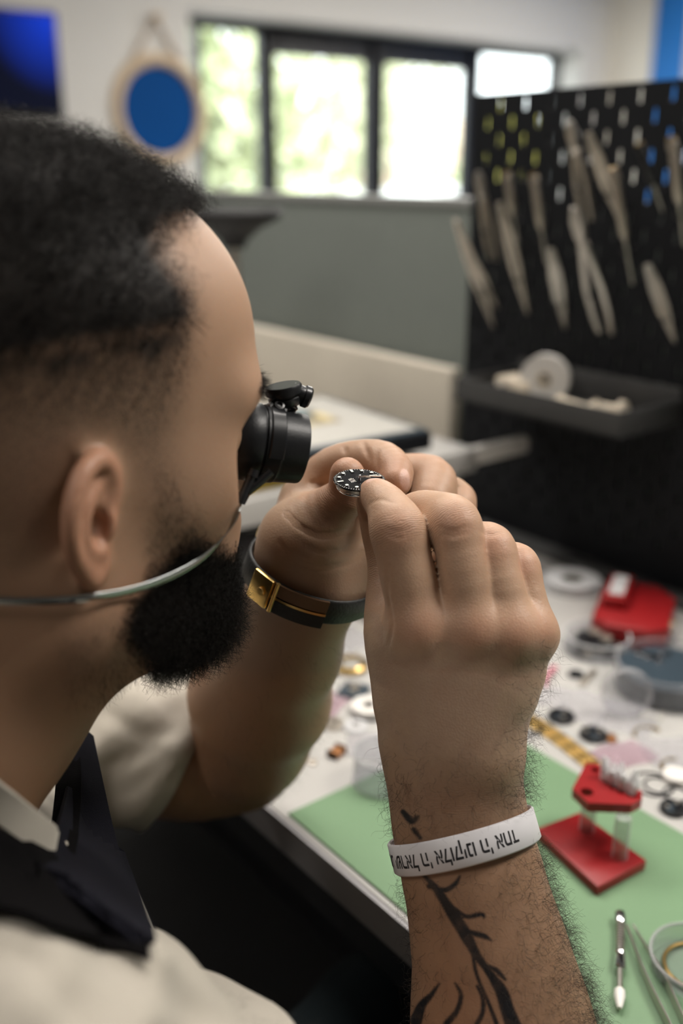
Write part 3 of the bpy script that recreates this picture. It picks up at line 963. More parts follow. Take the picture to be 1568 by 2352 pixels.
# clear dish with a gold ring
q = PZ(1600, 2232, ZM)
rr = np.linalg.norm(PZ(1490, 2225, ZM)[:2] - q[:2])
t = thing('clear_dish', 'round clear dish at the lower right corner of the green mat', 'dish', (q[0], q[1], ZM))
MB().lathe([(.0001, 0), (rr * .93, 0), (rr * .97, .002), (rr, .011), (rr * 1.0, .012), (rr * .985, .012), (rr * .955, .0035), (rr * .92, .0012), (.0001, .0012)], 64).build('dish_wall', M['clear'], t)
MB().torus((0, 0, .0119), rr * .992, .0011, n=64).build('dish_lip', M['acrylic'], t)
gr_ = tag(MB().torus((0, 0, .0015), rr * .70, .0013, n=56).build('gold_ring', M['brass']), 'thin gold ring lying inside the round clear dish', 'ring')
gr_.location = (q[0] + .001, q[1], ZM + .0016)

# ------------------------------------------------------------------ watch parts and clutter on the white bench
def at(x, y, z=DESK): return PZ(x, y, z)
def put(o, x, y, z=DESK, rz=0):
    q = PZ(x, y, z); o.location = (q[0], q[1], z); o.rotation_euler = (0, 0, rz); return o
def one(mb, name, m, label, cat, x, y, rz=0, group=None, z=DESK):
    return put(tag(mb.build(name, m), label, cat, group), x, y, z, rz)
def washer(ro, ri, h, n=40): return MB().lathe([(ro - .0004, 0), (ro, .0004), (ro, h - .0004), (ro - .0004, h), (ri, h), (ri, 0)], n, loop=True)

# -- between the two arms
one(washer(.0165, .0062, .005), 'white_ring', M['white'], 'thick white ring lying over a black disc between the arms', 'ring', 846, 1628, z=DESK + .004)
one(MB().cyl((0, 0, 0), (0, 0, .004), .0168, n=40, ch=.0006), 'black_disc', M['black'], 'black disc under the thick white ring', 'disc', 850, 1636)
one(washer(.0115, .0045, .003), 'clear_ring', M['frost'], 'flat translucent ring in front of the thick white ring', 'ring', 816, 1672)
one(washer(.0095, .0045, .004), 'steel_ring', M['dsteel'], 'small dark steel ring beside the translucent ring', 'ring', 766, 1667)
t = thing('watch_movement', 'square dark blue-grey movement plate behind the thick white ring', 'movement'); put(t, 812, 1592, rz=.5)
MB().box((-.013, -.013, 0), (.013, .013, .005), c=.0012).build('main_plate', M['navy'], t)
for k in range(4):
    MB().cyl((-.006 + .004 * k, -.004 + .005 * (k % 2), .005), (-.006 + .004 * k, -.004 + .005 * (k % 2), .0064), .0024 + .0006 * (k % 2), n=20).build('wheel', M['dsteel'], t)
t = thing('copper_coil', 'small brown copper coil on the white bench near the arm', 'coil'); put(t, 773, 1735, rz=.3)
MB().box((-.0058, -.0048, 0), (.0058, .0048, .0065), c=.001).build('winding', M['copper'], t)
for s_ in (-1, 1): MB().box((s_ * .0055, -.0058, 0), (s_ * .0070, .0058, .0078), c=.0004).build('flange', M['leather'], t)
one(MB().lathe([(.0001, 0), (.0042, 0), (.0042, .002), (.0025, .0025), (.0018, .004), (.0001, .0042)], 20), 'steel_screw', M['dsteel'], 'small dark screw alone on the white bench by the elbow', 'screw', 717, 1752)
one(MB().tube([(.0, -.02, .004), (.010, -.006, .006), (.012, .012, .006), (.0, .026, .005)], .0045, 8, flat=.0015, up=(0, 0, 1)), 'leather_strap', M['leather'], 'curved brown leather strap half hidden behind the near hand', 'strap', 826, 1430, rz=.4)
t = thing('watch_case', 'round tan watch case among the parts between the arms', 'watch case'); put(t, 806, 1535)
MB().lathe([(.015, 0), (.018, .002), (.018, .006), (.0155, .008), (.013, .008), (.013, .003)], 40, loop=True).build('case_ring', M['brass'], t)
MB().cyl((0, 0, .0005), (0, 0, .003), .0128, n=32).build('movement_disc', M['paper'], t)
one(MB().box((-.004, -.003, 0), (.004, .003, .007), c=.0008), 'black_clip', M['black'], 'tiny black clip beside the tan watch case', 'clip', 776, 1533)
one(MB().box((-.02, -.012, 0), (.02, .012, .012), c=.002), 'card_box', M['paper'], 'small white card box beyond the brown leather strap', 'box', 832, 1368, rz=.2)
one(MB().box((-.018, -.003, 0), (.018, .003, .004), c=.001), 'gold_bar', M['gold'], 'thin gold bar in front of the small white card box', 'bar', 822, 1388, rz=-.3)
def bag(label, x, y, w, d, m, rz, seed, group='small plastic bags on the bench'):
    g = np.random.default_rng(seed)
    n_, k_ = 14, 10
    ph = g.random(6) * 6
    R = []
    V = []; F = []
    for s_ in (0, 1):
        for i in range(n_):
            for j in range(k_):
                u_, v_ = i / (n_ - 1) - .5, j / (k_ - 1) - .5
                z = .0006 + .0050 * s_ * (1 - (2 * u_) ** 2) * (1 - (2 * v_) ** 2) * (1 + .5 * math.sin(9 * u_ + ph[0]) * math.sin(8 * v_ + ph[1])) + .0006 * s_
                V.append((u_ * w + .002 * math.sin(6 * v_ + ph[2]), v_ * d + .002 * math.sin(7 * u_ + ph[3]), z))
    for s_ in (0, 1):
        o_ = s_ * n_ * k_
        for i in range(n_ - 1):
            for j in range(k_ - 1):
                F.append((o_ + i * k_ + j, o_ + i * k_ + j + 1, o_ + (i + 1) * k_ + j + 1, o_ + (i + 1) * k_ + j))
    rim = [i * k_ for i in range(n_)] + [(n_ - 1) * k_ + j for j in range(1, k_)] + [i * k_ + k_ - 1 for i in range(n_ - 2, -1, -1)] + [j for j in range(k_ - 2, 0, -1)]
    for a, b in zip(rim, rim[1:] + rim[:1]): F.append((a, b, n_ * k_ + b, n_ * k_ + a))
    return one(MB().add(V, F), 'plastic_bag', m, label, 'bag', x, y, rz, group)
bag('pink-tinted plastic bag between the arms', 742, 1622, .05, .035, M['pink_film'], .3, 1)
bag('clear plastic bag behind the copper coil', 850, 1712, .045, .04, M['film'], .8, 2)
bag('clear plastic bag lying between the two forearms near the white card box', 800, 1470, .05, .05, M['film'], .1, 3)
# clear cup behind the near forearm
q = PZ(880, 1795, ZM)
t = thing('clear_cup', 'clear plastic cup standing on the mat corner behind the forearm', 'cup', (q[0], q[1], ZM))
MB().lathe([(.0001, 0), (.024, 0), (.0255, .001), (.0245, .026), (.0255, .0265), (.0255, .028), (.0235, .028), (.0232, .0265), (.0238, .0025), (.0001, .0018)], 56).build('cup_wall', M['clear'], t)
MB().torus((0, 0, .0015), .0252, .0009, n=56).build('base_ring', M['acrylic'], t)
MB().torus((0, 0, .0275), .0248, .0010, n=56).build('rim', M['acrylic'], t)

# -- right-hand side of the bench
t = thing('wire_spool', 'round clear spool standing behind the near hand', 'spool'); put(t, 1312, 1348)
MB().lathe([(.034, 0), (.034, .002), (.016, .003), (.016, .009), (.034, .010), (.034, .012), (.0130, .012), (.0130, 0)], 48, loop=True).build('spool_body', M['frost'], t)
MB().lathe([(.026, .003), (.026, .009), (.0162, .009), (.0162, .003)], 40, loop=True).build('wound_wire', M['white'], t)
MB().cyl((0, 0, .001), (0, 0, .0105), .0125, n=24).build('dark_core', mat('dark_olive', (.06, .055, .03), .6), t)
# red case holder
q = PZ(1474, 1425, DESK) - np.array([.016, 0, 0])
t = thing('case_holder', 'red plastic watch case holder with steel pin behind the parts tray', 'holder', (q[0], q[1], DESK), math.radians(30))
oct_ = [(1.62 * x, 1.55 * y) for x, y in ((-.040, -.012), (-.028, -.026), (.022, -.026), (.040, -.012), (.040, .014), (.026, .026), (-.030, .026), (-.040, .014))]
MB().prism(oct_, 0, .024).build('holder_body', M['red'], t, bev=.003)
MB().box((-.022, .008, .024), (.052, .034, .037), c=.003).build('raised_jaw', M['red'], t)
MB().box((-.012, .013, .037), (.044, .029, .0385), c=.0005).build('clear_plate', M['frost'], t)
MB().cyl((-.022, -.0445, .014), (-.022, -.036, .014), .0068, n=20, ch=.001).build('steel_pin', M['brass'], t)
# parts tray
t = thing('parts_tray', 'round clear tray of dark watch parts in front of the red holder', 'tray'); put(t, 1368, 1492)
rr = .034
MB().lathe([(.0001, 0), (rr, 0), (rr, .018), (rr - .0012, .018), (rr - .0016, .0014), (.0001, .0014)], 56).build('tray_wall', M['clear'], t)
MB().torus((0, 0, .018), rr - .0005, .0010, n=56).build('rim', M['frost'], t)
g = np.random.default_rng(11)
base_t = np.array(t.location)
for k in range(18):
    a = k * 2.4; r = .0245 * math.sqrt(((k % 6) + .5) / 6)
    o = MB().cyl((0, 0, 0), (0, 0, .0036), .0055 + .003 * g.random(), n=18, ch=.0005).build('watch_gear', M[('black', 'dsteel', 'black_metal')[k % 3]])
    tag(o, 'dark watch gear lying in the round clear parts tray', 'gear', 'gears in the round parts tray')
    o.location = base_t + np.array([r * math.cos(a), r * math.sin(a), .0016 + .0040 * (k // 6)])
# blue grey jar
t = thing('parts_jar', 'round clear jar with dark blue-grey lining at the right edge', 'jar'); put(t, 1526, 1582)
rr = .049
MB().lathe([(.0001, .0), (rr, 0), (rr, .030), (rr - .0014, .030), (rr - .0014, .0016), (.0001, .0016)], 64).build('jar_wall', M['clear'], t)
MB().lathe([(.0001, .002), (rr - .002, .002), (rr - .002, .022), (rr - .004, .0235), (.0001, .0235)], 64).build('blue_grey_lining', M['navy'], t)
MB().torus((0, 0, .030), rr - .0007, .0012, n=64).build('rim', M['clear'], t)
jb = np.array(t.location)
for k, (x, y) in enumerate(((1490, 1510), (1510, 1518), (1525, 1505), (1462, 1500), (1448, 1492))):
    q = PZ(x, y, DESK + .0237)
    q[:2] = jb[:2] + (q[:2] - jb[:2]) * min(1, .034 / max(np.linalg.norm(q[:2] - jb[:2]), 1e-6))
    o = MB().box((-.0062, -.0032, 0), (.0062, .0032, .0030), c=.0009).build('bright_link', M['chrome'])
    tag(o, 'bright steel link lying on the blue-grey lining of the jar', 'link', 'steel links in the blue-grey jar')
    o.location = q; o.rotation_euler = (0, 0, k * 1.1)
t = thing('crystal_knob', 'clear faceted knob between the red holder and the blue-grey jar', 'knob'); put(t, 1528, 1472)
MB().lathe([(.0001, 0), (.009, 0), (.011, .004), (.010, .010), (.012, .014), (.009, .020), (.0001, .021)], 10).build('knob_body', M['acrylic'], t, smooth=0)
one(MB().band([(-.022, 0, .002), (-.005, .003, .005), (.022, 0, .003)], [.002, .005, .007], .0025, (0, 1, 0)), 'pink_pick', mat('pink_plastic', (.55, .20, .25), .4), 'pink plastic pick beside the near hand', 'pick', 1262, 1560, rz=.5)
one(MB().lathe([(.006, 0), (.008, .001), (.008, .003), (.004, .004), (.0001, .004)], 22), 'dark_button', M['black_metal'], 'black round part in front of the clear parts tray', 'part', 1322, 1552)
one(MB().box((-.018, -.003, 0), (.018, .003, .004), c=.001), 'steel_bar', M['dsteel'], 'short steel bar beside the black round part', 'bar', 1350, 1560, rz=.3)
bag('clear plastic bag on the white bench behind the gold bracelet', 1345, 1625, .055, .045, M['film'], .2, 4)
bag('clear plastic bag beneath the pink pick', 1255, 1600, .04, .04, M['film'], .6, 5)
bag('pinkish plastic bag behind the red stand', 1432, 1735, .05, .035, M['pink_film'], -.2, 6)
bag('clear plastic bag cut by the right picture edge above the black gaskets', 1545, 1730, .05, .05, M['film'], .9, 7)
bag('pale clear plastic bag in front of the blue-grey jar', 1440, 1650, .06, .05, M['film'], .4, 8)
t = thing('clear_disc_case', 'clear round lid standing on its edge before the blue-grey jar', 'case'); q = put(t, 1430, 1640)
MB().lathe([(.022, 0), (.0235, 0), (.0235, .008), (.022, .008)], 48, (0, 0, .0236), unit((-.6, -.75, .12)), loop=True).build('lid_rim', M['film'], t)
MB().lathe([(.0001, .0072), (.0225, .0072), (.0225, .0080), (.0001, .0080)], 48, (0, 0, .0236), unit((-.6, -.75, .12))).build('lid_face', M['clear'], t)

# gold bracelet: a chain of links, each a part
pts = [PZ(x, y, DESK) for x, y in ((1182, 1640), (1215, 1655), (1255, 1680), (1300, 1712), (1335, 1740), (1362, 1762))]
t = thing('gold_bracelet', 'gold metal watch bracelet stretched behind the green mat edge', 'bracelet', tuple(pts[0]))
cur = np.array([q - pts[0] for q in pts])
seg = np.linalg.norm(np.diff(cur, axis=0), axis=1); cum = np.concatenate([[0], np.cumsum(seg)])
nl = int(cum[-1] / .0056)
for k in range(nl):
    s_ = (k + .5) / nl * cum[-1]
    j = min(np.searchsorted(cum, s_) - 1, len(seg) - 1)
    p_ = cur[j] + (cur[j + 1] - cur[j]) * (s_ - cum[j]) / seg[j]
    d_ = unit(cur[j + 1] - cur[j]); n_ = np.array([-d_[1], d_[0], 0])
    fr = lambda q, p_=p_, d_=d_, n_=n_: p_ + d_ * q[0] + n_ * q[1] + np.array([0, 0, q[2]])
    lk = MB()
    for a_, b_ in ((-.0082, -.0031), (-.0026, .0026), (.0031, .0082)):
        lk.box((-.0024, a_, .0), (.0024, b_, .0034 if a_ != -.0026 else .0040), M=fr, c=.0007)
    lk.build('link', M['gold' if k % 3 else 'brass'], t)
    MB().cyl(fr(np.array([.0028, -.0078, .0015])), fr(np.array([.0028, .0078, .0015])), .0006, n=8).build('pin', M['dsteel'], t)
e_ = cur[-1] + np.array([0, 0, .003])
MB().lathe([(.0001, 0), (.0042, 0), (.0048, .001), (.0048, .0035), (.004, .0045), (.0001, .0045)], 20, e_ - np.array([0, 0, .003])).build('clasp', M['gold'], t)
def movement(label, x, y, r, rz, k0):
    t = thing('watch_movement', label, 'movement', group='loose dark movements on the bench'); put(t, x, y, rz=rz)
    MB().cyl((0, 0, 0), (0, 0, .0042), r, n=36, ch=.0005).build('main_plate', M['black_metal'], t)
    for k in range(5):
        a = k0 + k * 1.25
        MB().cyl((r * .5 * math.cos(a), r * .5 * math.sin(a), .0042), (r * .5 * math.cos(a), r * .5 * math.sin(a), .0054), r * (.16 + .08 * (k % 3)), n=18).build('wheel', M[('dsteel', 'black', 'chrome')[k % 3]], t)
    MB().box((-r * .8, -r * .1, .0042), (r * .1, r * .55, .0050), c=.0003).build('bridge', M['navy'], t)
movement('dark movement lying beside the far end of the gold bracelet', 1288, 1650, .0125, .3, 0)
movement('dark movement between the gold bracelet and the pinkish bag', 1362, 1692, .0125, 1.2, 1)
movement('dark movement at the right picture edge below the black gaskets', 1545, 1862, .0105, .7, 2)
one(washer(.0115, .008, .004), 'watch_ring', M['chrome'], 'bright steel ring by the wrist at the mat edge', 'ring', 1218, 1678)
one(MB().box((-.006, -.004, 0), (.006, .004, .004), c=.001), 'copper_piece', M['copper'], 'small copper piece behind the pinkish bag', 'piece', 1404, 1700, rz=.8)
one(MB().torus((0, 0, .0009), .0165, .0009, n=48), 'black_gasket', M['rubber'], 'large black gasket ring behind the red stand at right', 'gasket', 1498, 1803, group='black gaskets at the right')
one(MB().torus((0, 0, .0009), .0115, .0009, n=48), 'black_gasket', M['rubber'], 'small black gasket ring inside the larger one', 'gasket', 1512, 1806, group='black gaskets at the right')
one(MB().torus((0, 0, .0009), .010, .0009, n=48), 'black_gasket', M['rubber'], 'black gasket ring nearest the right picture edge', 'gasket', 1552, 1826, group='black gaskets at the right')
def arc(label, x, y, r, m, rz):
    one(MB().tube([(r * math.cos(a), r * math.sin(a), .0014) for a in np.linspace(-.3, 2.4, 14)], .0016, 8, flat=.0012, up=(0, 0, 1)), 'metal_arc', m, label, 'arc', x, y, rz, 'thin metal arcs on the bench')
arc('thin gold arc lying on the white bench in front of the jar', 1490, 1690, .013, M['brass'], .2)
arc('thin gold arc beside the right picture edge', 1555, 1765, .013, M['brass'], 1.0)
one(MB().box((-.016, -.010, 0), (.016, .010, .001)), 'paper_slip', M['paper'], 'white paper slip under the clear bags at right', 'paper', 1500, 1640, rz=.3)
one(MB().cyl((0, 0, 0), (0, 0, .006), .011, n=30, ch=.001), 'white_pot', M['white'], 'round white cap beyond the black gaskets', 'pot', 1550, 1790)

# ------------------------------------------------------------------ person: implicit body
PH = math.radians(56)                      # head azimuth right of the camera heading
PITCH = math.radians(4.5)
hf0 = Fh * math.cos(PH) + Rh * math.sin(PH)
HFW = hf0 * math.cos(PITCH) - Zh * math.sin(PITCH)
HUP = hf0 * math.sin(PITCH) + Zh * math.cos(PITCH)
HLF = np.cross(HUP, HFW)
ROLL = math.radians(-1)
HLF, HUP = HLF * math.cos(ROLL) + HUP * math.sin(ROLL), HUP * math.cos(ROLL) - HLF * math.sin(ROLL)
HM = np.stack([HFW, HLF, HUP])             # rows: local axes
HS_ = 1.088                                # head size
HC = P(222, 1190, 0.387) - HS_ * np.array([-0.004, -0.082, -0.002]) @ HM
def H2W(l): return HC + HS_ * np.asarray(l, float) @ HM
def W2H(p): return (p - HC.astype(np.float32)) @ HM.T.astype(np.float32) / np.float32(HS_)

def rotm(ax, deg):
    return np.array(Matrix.Rotation(math.radians(deg), 3, ax))

def ear_shape(q):
    # the ear, in a frame that stands out from the skull
    er = (q - np.array([.000, .070, -.006], np.float32)) / np.float32(.70)
    A = (rotm('Z', -34) @ rotm('Y', 4)).astype(np.float32)
    e = er @ A                                        # x forward, y outward normal, z up
    pan = s_ell(e, (-.014, .004, .004), (.019, .0042, .028))
    pan = smin(pan, s_ell(e, (-.0085, .004, -.022), (.0105, .0040, .011)), .008)
    hel = s_chain(e, [((.002, .005, .002), .0030), ((.004, .006, .015), .0040), ((.0, .0075, .027), .0048), ((-.011, .008, .034), .0052), ((-.024, .0085, .028), .0054), ((-.032, .009, .013), .0052), ((-.032, .0085, -.002), .0046), ((-.026, .007, -.014), .0042), ((-.017, .0055, -.023), .0042), ((-.0095, .005, -.030), .0055), ((-.004, .004, -.026), .0045)])
    pan = smin(pan, hel, .005)
    ant = s_chain(e, [((-.006, .0055, .022), .0030), ((-.018, .008, .012), .0036), ((-.021, .0085, -.002), .0034), ((-.014, .0075, -.013), .0036), ((-.005, .0065, -.016), .0040)])
    pan = smin(pan, ant, .004)
    con = s_ell(e, (-.008, .011, -.001), (.009, .010, .0105))
    pan = smax(pan, -con, .004)
    pan = smin(pan, s_ell(e, (.001, .008, -.002), (.0042, .0040, .0075)), .004)
    return pan, e

def sd_head(pw):
    p = W2H(pw)
    q = p.copy(); q[:, 1] = np.abs(q[:, 1])          # the face is symmetrical
    d = s_ell(p, (-.012, 0, .046), (.099, .0755, .083))
    d = smin(d, s_ell(p, (.026, 0, .056), (.062, .060, .054)), .03)
    d = smin(d, s_ell(q, (.0645, .027, .034), (.021, .031, .014)), .016)
    d = smin(d, s_ell(p, (.033, 0, -.008), (.050, .059, .060)), .03)
    d = smin(d, s_ell(q, (.044, .044, -.004), (.028, .019, .022)), .02)
    d = smin(d, s_ell(p, (.056, 0, -.038), (.032, .036, .034)), .02)
    d = smin(d, s_ell(q, (.055, .031, -.030), (.022, .020, .028)), .014)
    d = smin(d, s_cap(q, (.000, .054, -.050), (.061, .020, -.075), .019, .017), .03)
    d = smin(d, s_ell(p, (.068, 0, -.075), (.018, .024, .018)), .016)
    d = smin(d, s_ell(p, (.028, 0, -.058), (.045, .042, .025)), .02)
    # eye sockets, eyes, lids
    d = smax(d, -s_ell(q, (.094, .033, .014), (.014, .019, .013)), .014)
    d = smax(d, -s_ell(q, (.094, .050, .004), (.0255, .026, .024)), .010)
    d = smin(d, s_ell(q, (.0665, .032, .014), (.0135, .0140, .0125)), .004)
    # lips
    d = smin(d, s_ell(p, (.0845, 0, -.043), (.007, .021, .0055)), .006)
    d = smin(d, s_ell(p, (.0835, 0, -.053), (.007, .018, .006)), .006)
    d = smax(d, -s_cap(q, (.099, 0, -.048), (.084, .023, -.0485), .0022, .0012), .004)
    # nose
    n = s_cap(p, (.085, 0, .026), (.100, 0, -.012), .0085, .0105)
    n = smin(n, s_ell(q, (.090, .0115, -.015), (.011, .0075, .008)), .006)
    n = smax(n, -s_ell(q, (.0955, .0065, -.024), (.005, .0035, .005)), .003)
    d = smin(d, n, .010)
    # neck
    d = smin(d, s_tube(p, [((-.020, 0, -.02), .058, .060), ((-.044, 0, -.09), .057, .060), ((-.094, 0, -.16), .062, .064), ((-.145, 0, -.24), .072, .070)], (0, 1, 0), .03), .04)
    pan, e = ear_shape(q)
    d = smin(d, pan * .70, .006)
    d = smax(d, -s_ell(e, (-.006, .004, -.002), (.0045, .012, .006)) * .70, .003)
    return d * HS_

# ---- joints, from the photograph and their distance
W = lambda x, y, d: P(x, y, d)
def px(r, d): return r * d / FPX

class Hand:
    pass

# right (near) hand
R_ = Hand()
R_.wrist = W(1030, 1715, .512)
R_.arm = [(W(1030, 1690, .508), px(136, .508), .022), (W(1040, 1780, .512), px(131, .512), .0225), (W(1057, 1900, .516), px(133, .516), .025),
          (W(1092, 2040, .515), px(141, .515), .029), (W(1128, 2200, .514), px(160, .514), .033), (W(1153, 2360, .515), px(190, .515), .039),
          (W(1195, 2580, .505), px(205, .508), .043), (W(1250, 2800, .485), px(190, .485), .040)]
R_.idx = [(W(965, 1440, .494), px(66, .494)), (W(935, 1315, .491), px(65, .49)), (W(913, 1217, .491), px(58, .49)), (W(893, 1170, .498), px(51, .498)), (W(870, 1142, .506), px(42, .507)), (W(857, 1132, .513), px(34, .51))]
R_.mid = [(W(1085, 1445, .490), px(65, .49)), (W(1066, 1310, .488), px(60, .488)), (W(1040, 1203, .493), px(56, .492)), (W(988, 1176, .510), px(50, .510)), (W(950, 1176, .520), px(44, .52)), (W(925, 1195, .530), px(38, .53))]
R_.rin = [(W(1172, 1452, .490), px(60, .490)), (W(1148, 1335, .491), px(53, .491)), (W(1125, 1258, .498), px(48, .498)), (W(1082, 1243, .518), px(44, .518)), (W(1035, 1275, .532), px(40, .532)), (W(1000, 1310, .535), px(36, .535))]
R_.pin = [(W(1224, 1455, .496), px(48, .496)), (W(1210, 1370, .498), px(44, .498)), (W(1186, 1298, .505), px(42, .505)), (W(1140, 1285, .524), px(37, .524)), (W(1095, 1315, .534), px(34, .534)), (W(1065, 1345, .535), px(30, .535))]
R_.thb = [(W(925, 1600, .512), px(62, .512)), (W(893, 1450, .514), px(58, .514)), (W(890, 1310, .528), px(46, .528)), (W(872, 1215, .532), px(44, .532)), (W(850, 1150, .530), px(34, .53))]
Rs = unit(W(1270, 1455, .496) - W(840, 1455, .500))

def fold(p, pts, amp=.0006, wl=.0022):
    return 0

def sd_rhand(p):
    side = Rs
    # palm
    d = s_tube(p, [(W(1030, 1690, .508), px(136, .508), .021), (W(1034, 1600, .505), px(142, .505), .020), (W(1054, 1520, .503), px(178, .503), .018), (W(1078, 1475, .503), px(160, .503), .015)], side, .02)
    d = smin(d, s_tube(p, R_.arm, Rs, .02), .02)
    for ch, (x, y) in zip((R_.idx, R_.mid, R_.rin, R_.pin), ((985, 1640), (1035, 1645), (1078, 1650), (1105, 1655))):
        c, r = ch[0]
        d = smin(d, s_cap(p, c, W(x, y, .500), r * .80, .011), .012)
    # ulna head
    d = smin(d, s_ell(p, W(1120, 1740, .500), (.011, .011, .011)), .016)
    F = [s_chain(p, R_.idx), s_chain(p, R_.mid), s_chain(p, R_.rin), s_chain(p, R_.pin)]
    # knuckle pads
    for i, ch in enumerate((R_.idx, R_.mid, R_.rin, R_.pin)):
        c, r = ch[2]
        F[i] = smin(F[i], s_ell(p, c - CF * r * .16, np.array([1, 1, 1]) * r * .88), .010)
    fin = smin(F[0], F[1], .0012)
    fin = smin(fin, F[2], .0012)
    fin = smin(fin, F[3], .0012)
    d = smin(d, fin, .009)
    for ch in (R_.idx, R_.mid, R_.rin, R_.pin):      # knuckles over the metacarpal heads
        c, r = ch[0]
        d = smin(d, s_ell(p, c - CF * r * .30, np.array([1, 1, 1]) * r * .72), .012)
    d = smin(d, s_chain(p, R_.thb), .010)
    # nail of the index
    return d

# left (far) hand: palm to the camera, thumb and index hold the dial
L_ = Hand()
L_.arm = [(W(703, 1330, .578), px(104, .578), .020), (W(676, 1405, .597), px(100, .597), .021), (W(642, 1492, .63), px(120, .63), .028), (W(597, 1600, .68), px(143, .68), .038), (W(574, 1690, .73), px(120, .73), .039), (W(565, 1745, .76), px(102, .76), .035)]
L_.thb = [(W(690, 1240, .570), px(70, .57)), (W(735, 1190, .560), px(62, .56)), (W(792, 1140, .549), px(48, .549)), (W(797, 1090, .544), px(40, .544))]
L_.idx = [(W(700, 1148, .600), px(58, .60)), (W(768, 1080, .594), px(55, .594)), (W(862, 1064, .575), px(55, .575)), (W(905, 1080, .556), px(43, .556)), (W(910, 1106, .545), px(36, .545))]
L_.mid = [(W(760, 1180, .608), px(58, .608)), (W(860, 1110, .606), px(56, .606)), (W(985, 1098, .590), px(54, .59)), (W(990, 1150, .572), px(50, .572)), (W(950, 1190, .568), px(44, .568))]
L_.rin = [(W(790, 1230, .612), px(56, .612)), (W(900, 1160, .614), px(52, .614)), (W(1035, 1143, .600), px(49, .60)), (W(1035, 1195, .582), px(46, .582)), (W(985, 1230, .576), px(42, .576))]
L_.pin = [(W(810, 1280, .612), px(52, .612)), (W(915, 1230, .618), px(45, .618)), (W(1050, 1205, .608), px(42, .608)), (W(1040, 1250, .592), px(40, .592)), (W(985, 1275, .586), px(38, .586))]
Ls = unit(W(800, 1330, .575) - W(600, 1330, .590))

def sd_lhand(p):
    d = s_tube(p, L_.arm, Ls, .03)
    # palm slab from the wrist to the finger roots
    d = smin(d, s_tube(p, [(W(708, 1325, .578), px(110, .578), .020), (W(735, 1260, .586), px(118, .586), .020), (W(775, 1195, .600), px(108, .60), .017)], unit(W(830, 1270, .60) - W(640, 1180, .59)), .02), .02)
    d = smin(d, s_ell(p, W(705, 1235, .566), (.024, .024, .020)), .016)      # thenar
    d = smin(d, s_ell(p, W(815, 1290, .592), (.022, .019, .024)), .016)      # heel of the hand
    d = smin(d, s_chain(p, L_.thb), .012)
    F = [s_chain(p, L_.idx), s_chain(p, L_.mid), s_chain(p, L_.rin), s_chain(p, L_.pin)]
    fin = smin(F[0], F[1], .0012)
    fin = smin(fin, F[2], .0012)
    fin = smin(fin, F[3], .0012)
    d = smin(d, fin, .012)
    # upper arm
    d = smin(d, s_chain(p, [(W(560, 1748, .76), px(102, .76)), (W(455, 1750, .75), px(132, .75)), (W(330, 1712, .735), px(150, .735)), (W(180, 1655, .73), px(138, .725))]), .012)
    return d

def sd_torso(p):
    d = s_tube(p, [(NB + np.array([0, 0, .02]), .075, .06), (NB + np.array([0, 0, -.05]), .15, .085), (NB + np.array([-.02, 0, -.16]), .19, .11), (NB + np.array([-.05, 0, -.34]), .17, .115), (NB + np.array([-.10, 0, -.55]), .18, .13)], HLF, .08)
    return d
# skin folds: fine grooves along lines seen in the photograph
def trace(f, x, y, d0=.25, d1=.9):
    """distance along the camera axis at which the ray of pixel x, y meets the surface"""
    v = P(x, y, 1.0) - CAM
    d = d0
    for _ in range(60):
        s_ = float(f((CAM + v * d)[None].astype(np.float32))[0])
        if s_ < .0004: return d
        d += max(s_ * .7, .0004) / np.linalg.norm(v)
        if d > d1: return d1
    return d
def groove_lines(f, lines):
    out = []
    for pts, r in lines:
        sp = spline([(np.array(q, float), 1.0) for q in pts], 3)
        n_ = len(sp)
        out.append([(P(c[0], c[1], trace(f, c[0], c[1])), r * min(1, .25 + 1.5 * min(i, n_ - 1 - i) / n_)) for i, (c, _) in enumerate(sp)])
    return out
L_GROOVES = groove_lines(sd_lhand, [
    ([(655, 1178), (690, 1212), (740, 1232), (800, 1220), (832, 1190)], .0016), ([(640, 1245), (668, 1278), (720, 1305), (785, 1300), (838, 1270)], .0013),
    ([(700, 1255), (745, 1270), (800, 1262), (840, 1235)], .0009), ([(788, 1026), (791, 1033), (794, 1040)], .0010), ([(832, 1014), (840, 1034), (849, 1056)], .0013),
    ([(868, 1034), (862, 1056), (868, 1082)], .0012), ([(768, 1122), (786, 1132)], .0007), ([(764, 1134), (784, 1146)], .0007), ([(712, 1108), (735, 1112), (752, 1104)], .0034)])
R_GROOVES = groove_lines(sd_rhand, [
    ([(893, 1300), (889, 1370), (899, 1435), (885, 1500)], .0014), ([(846, 1158), (872, 1146), (900, 1154)], .0006), ([(1010, 1212), (1042, 1220), (1076, 1208)], .0006), ([(1012, 1226), (1042, 1232), (1074, 1222)], .0005),
    ([(885, 1226), (915, 1236), (945, 1224)], .0006), ([(888, 1214), (915, 1222), (944, 1212)], .0005), ([(1105, 1222), (1130, 1228), (1150, 1222)], .0005)])
_rh, _lh = sd_rhand, sd_lhand
def sd_rhand(p):
    d = _rh(p)
    for g in R_GROOVES: d = smax(d, -s_poly(p, g), .0016)
    return d
def sd_lhand(p):
    d = _lh(p)
    for g in L_GROOVES: d = smax(d, -s_poly(p, g), .0022)
    return d

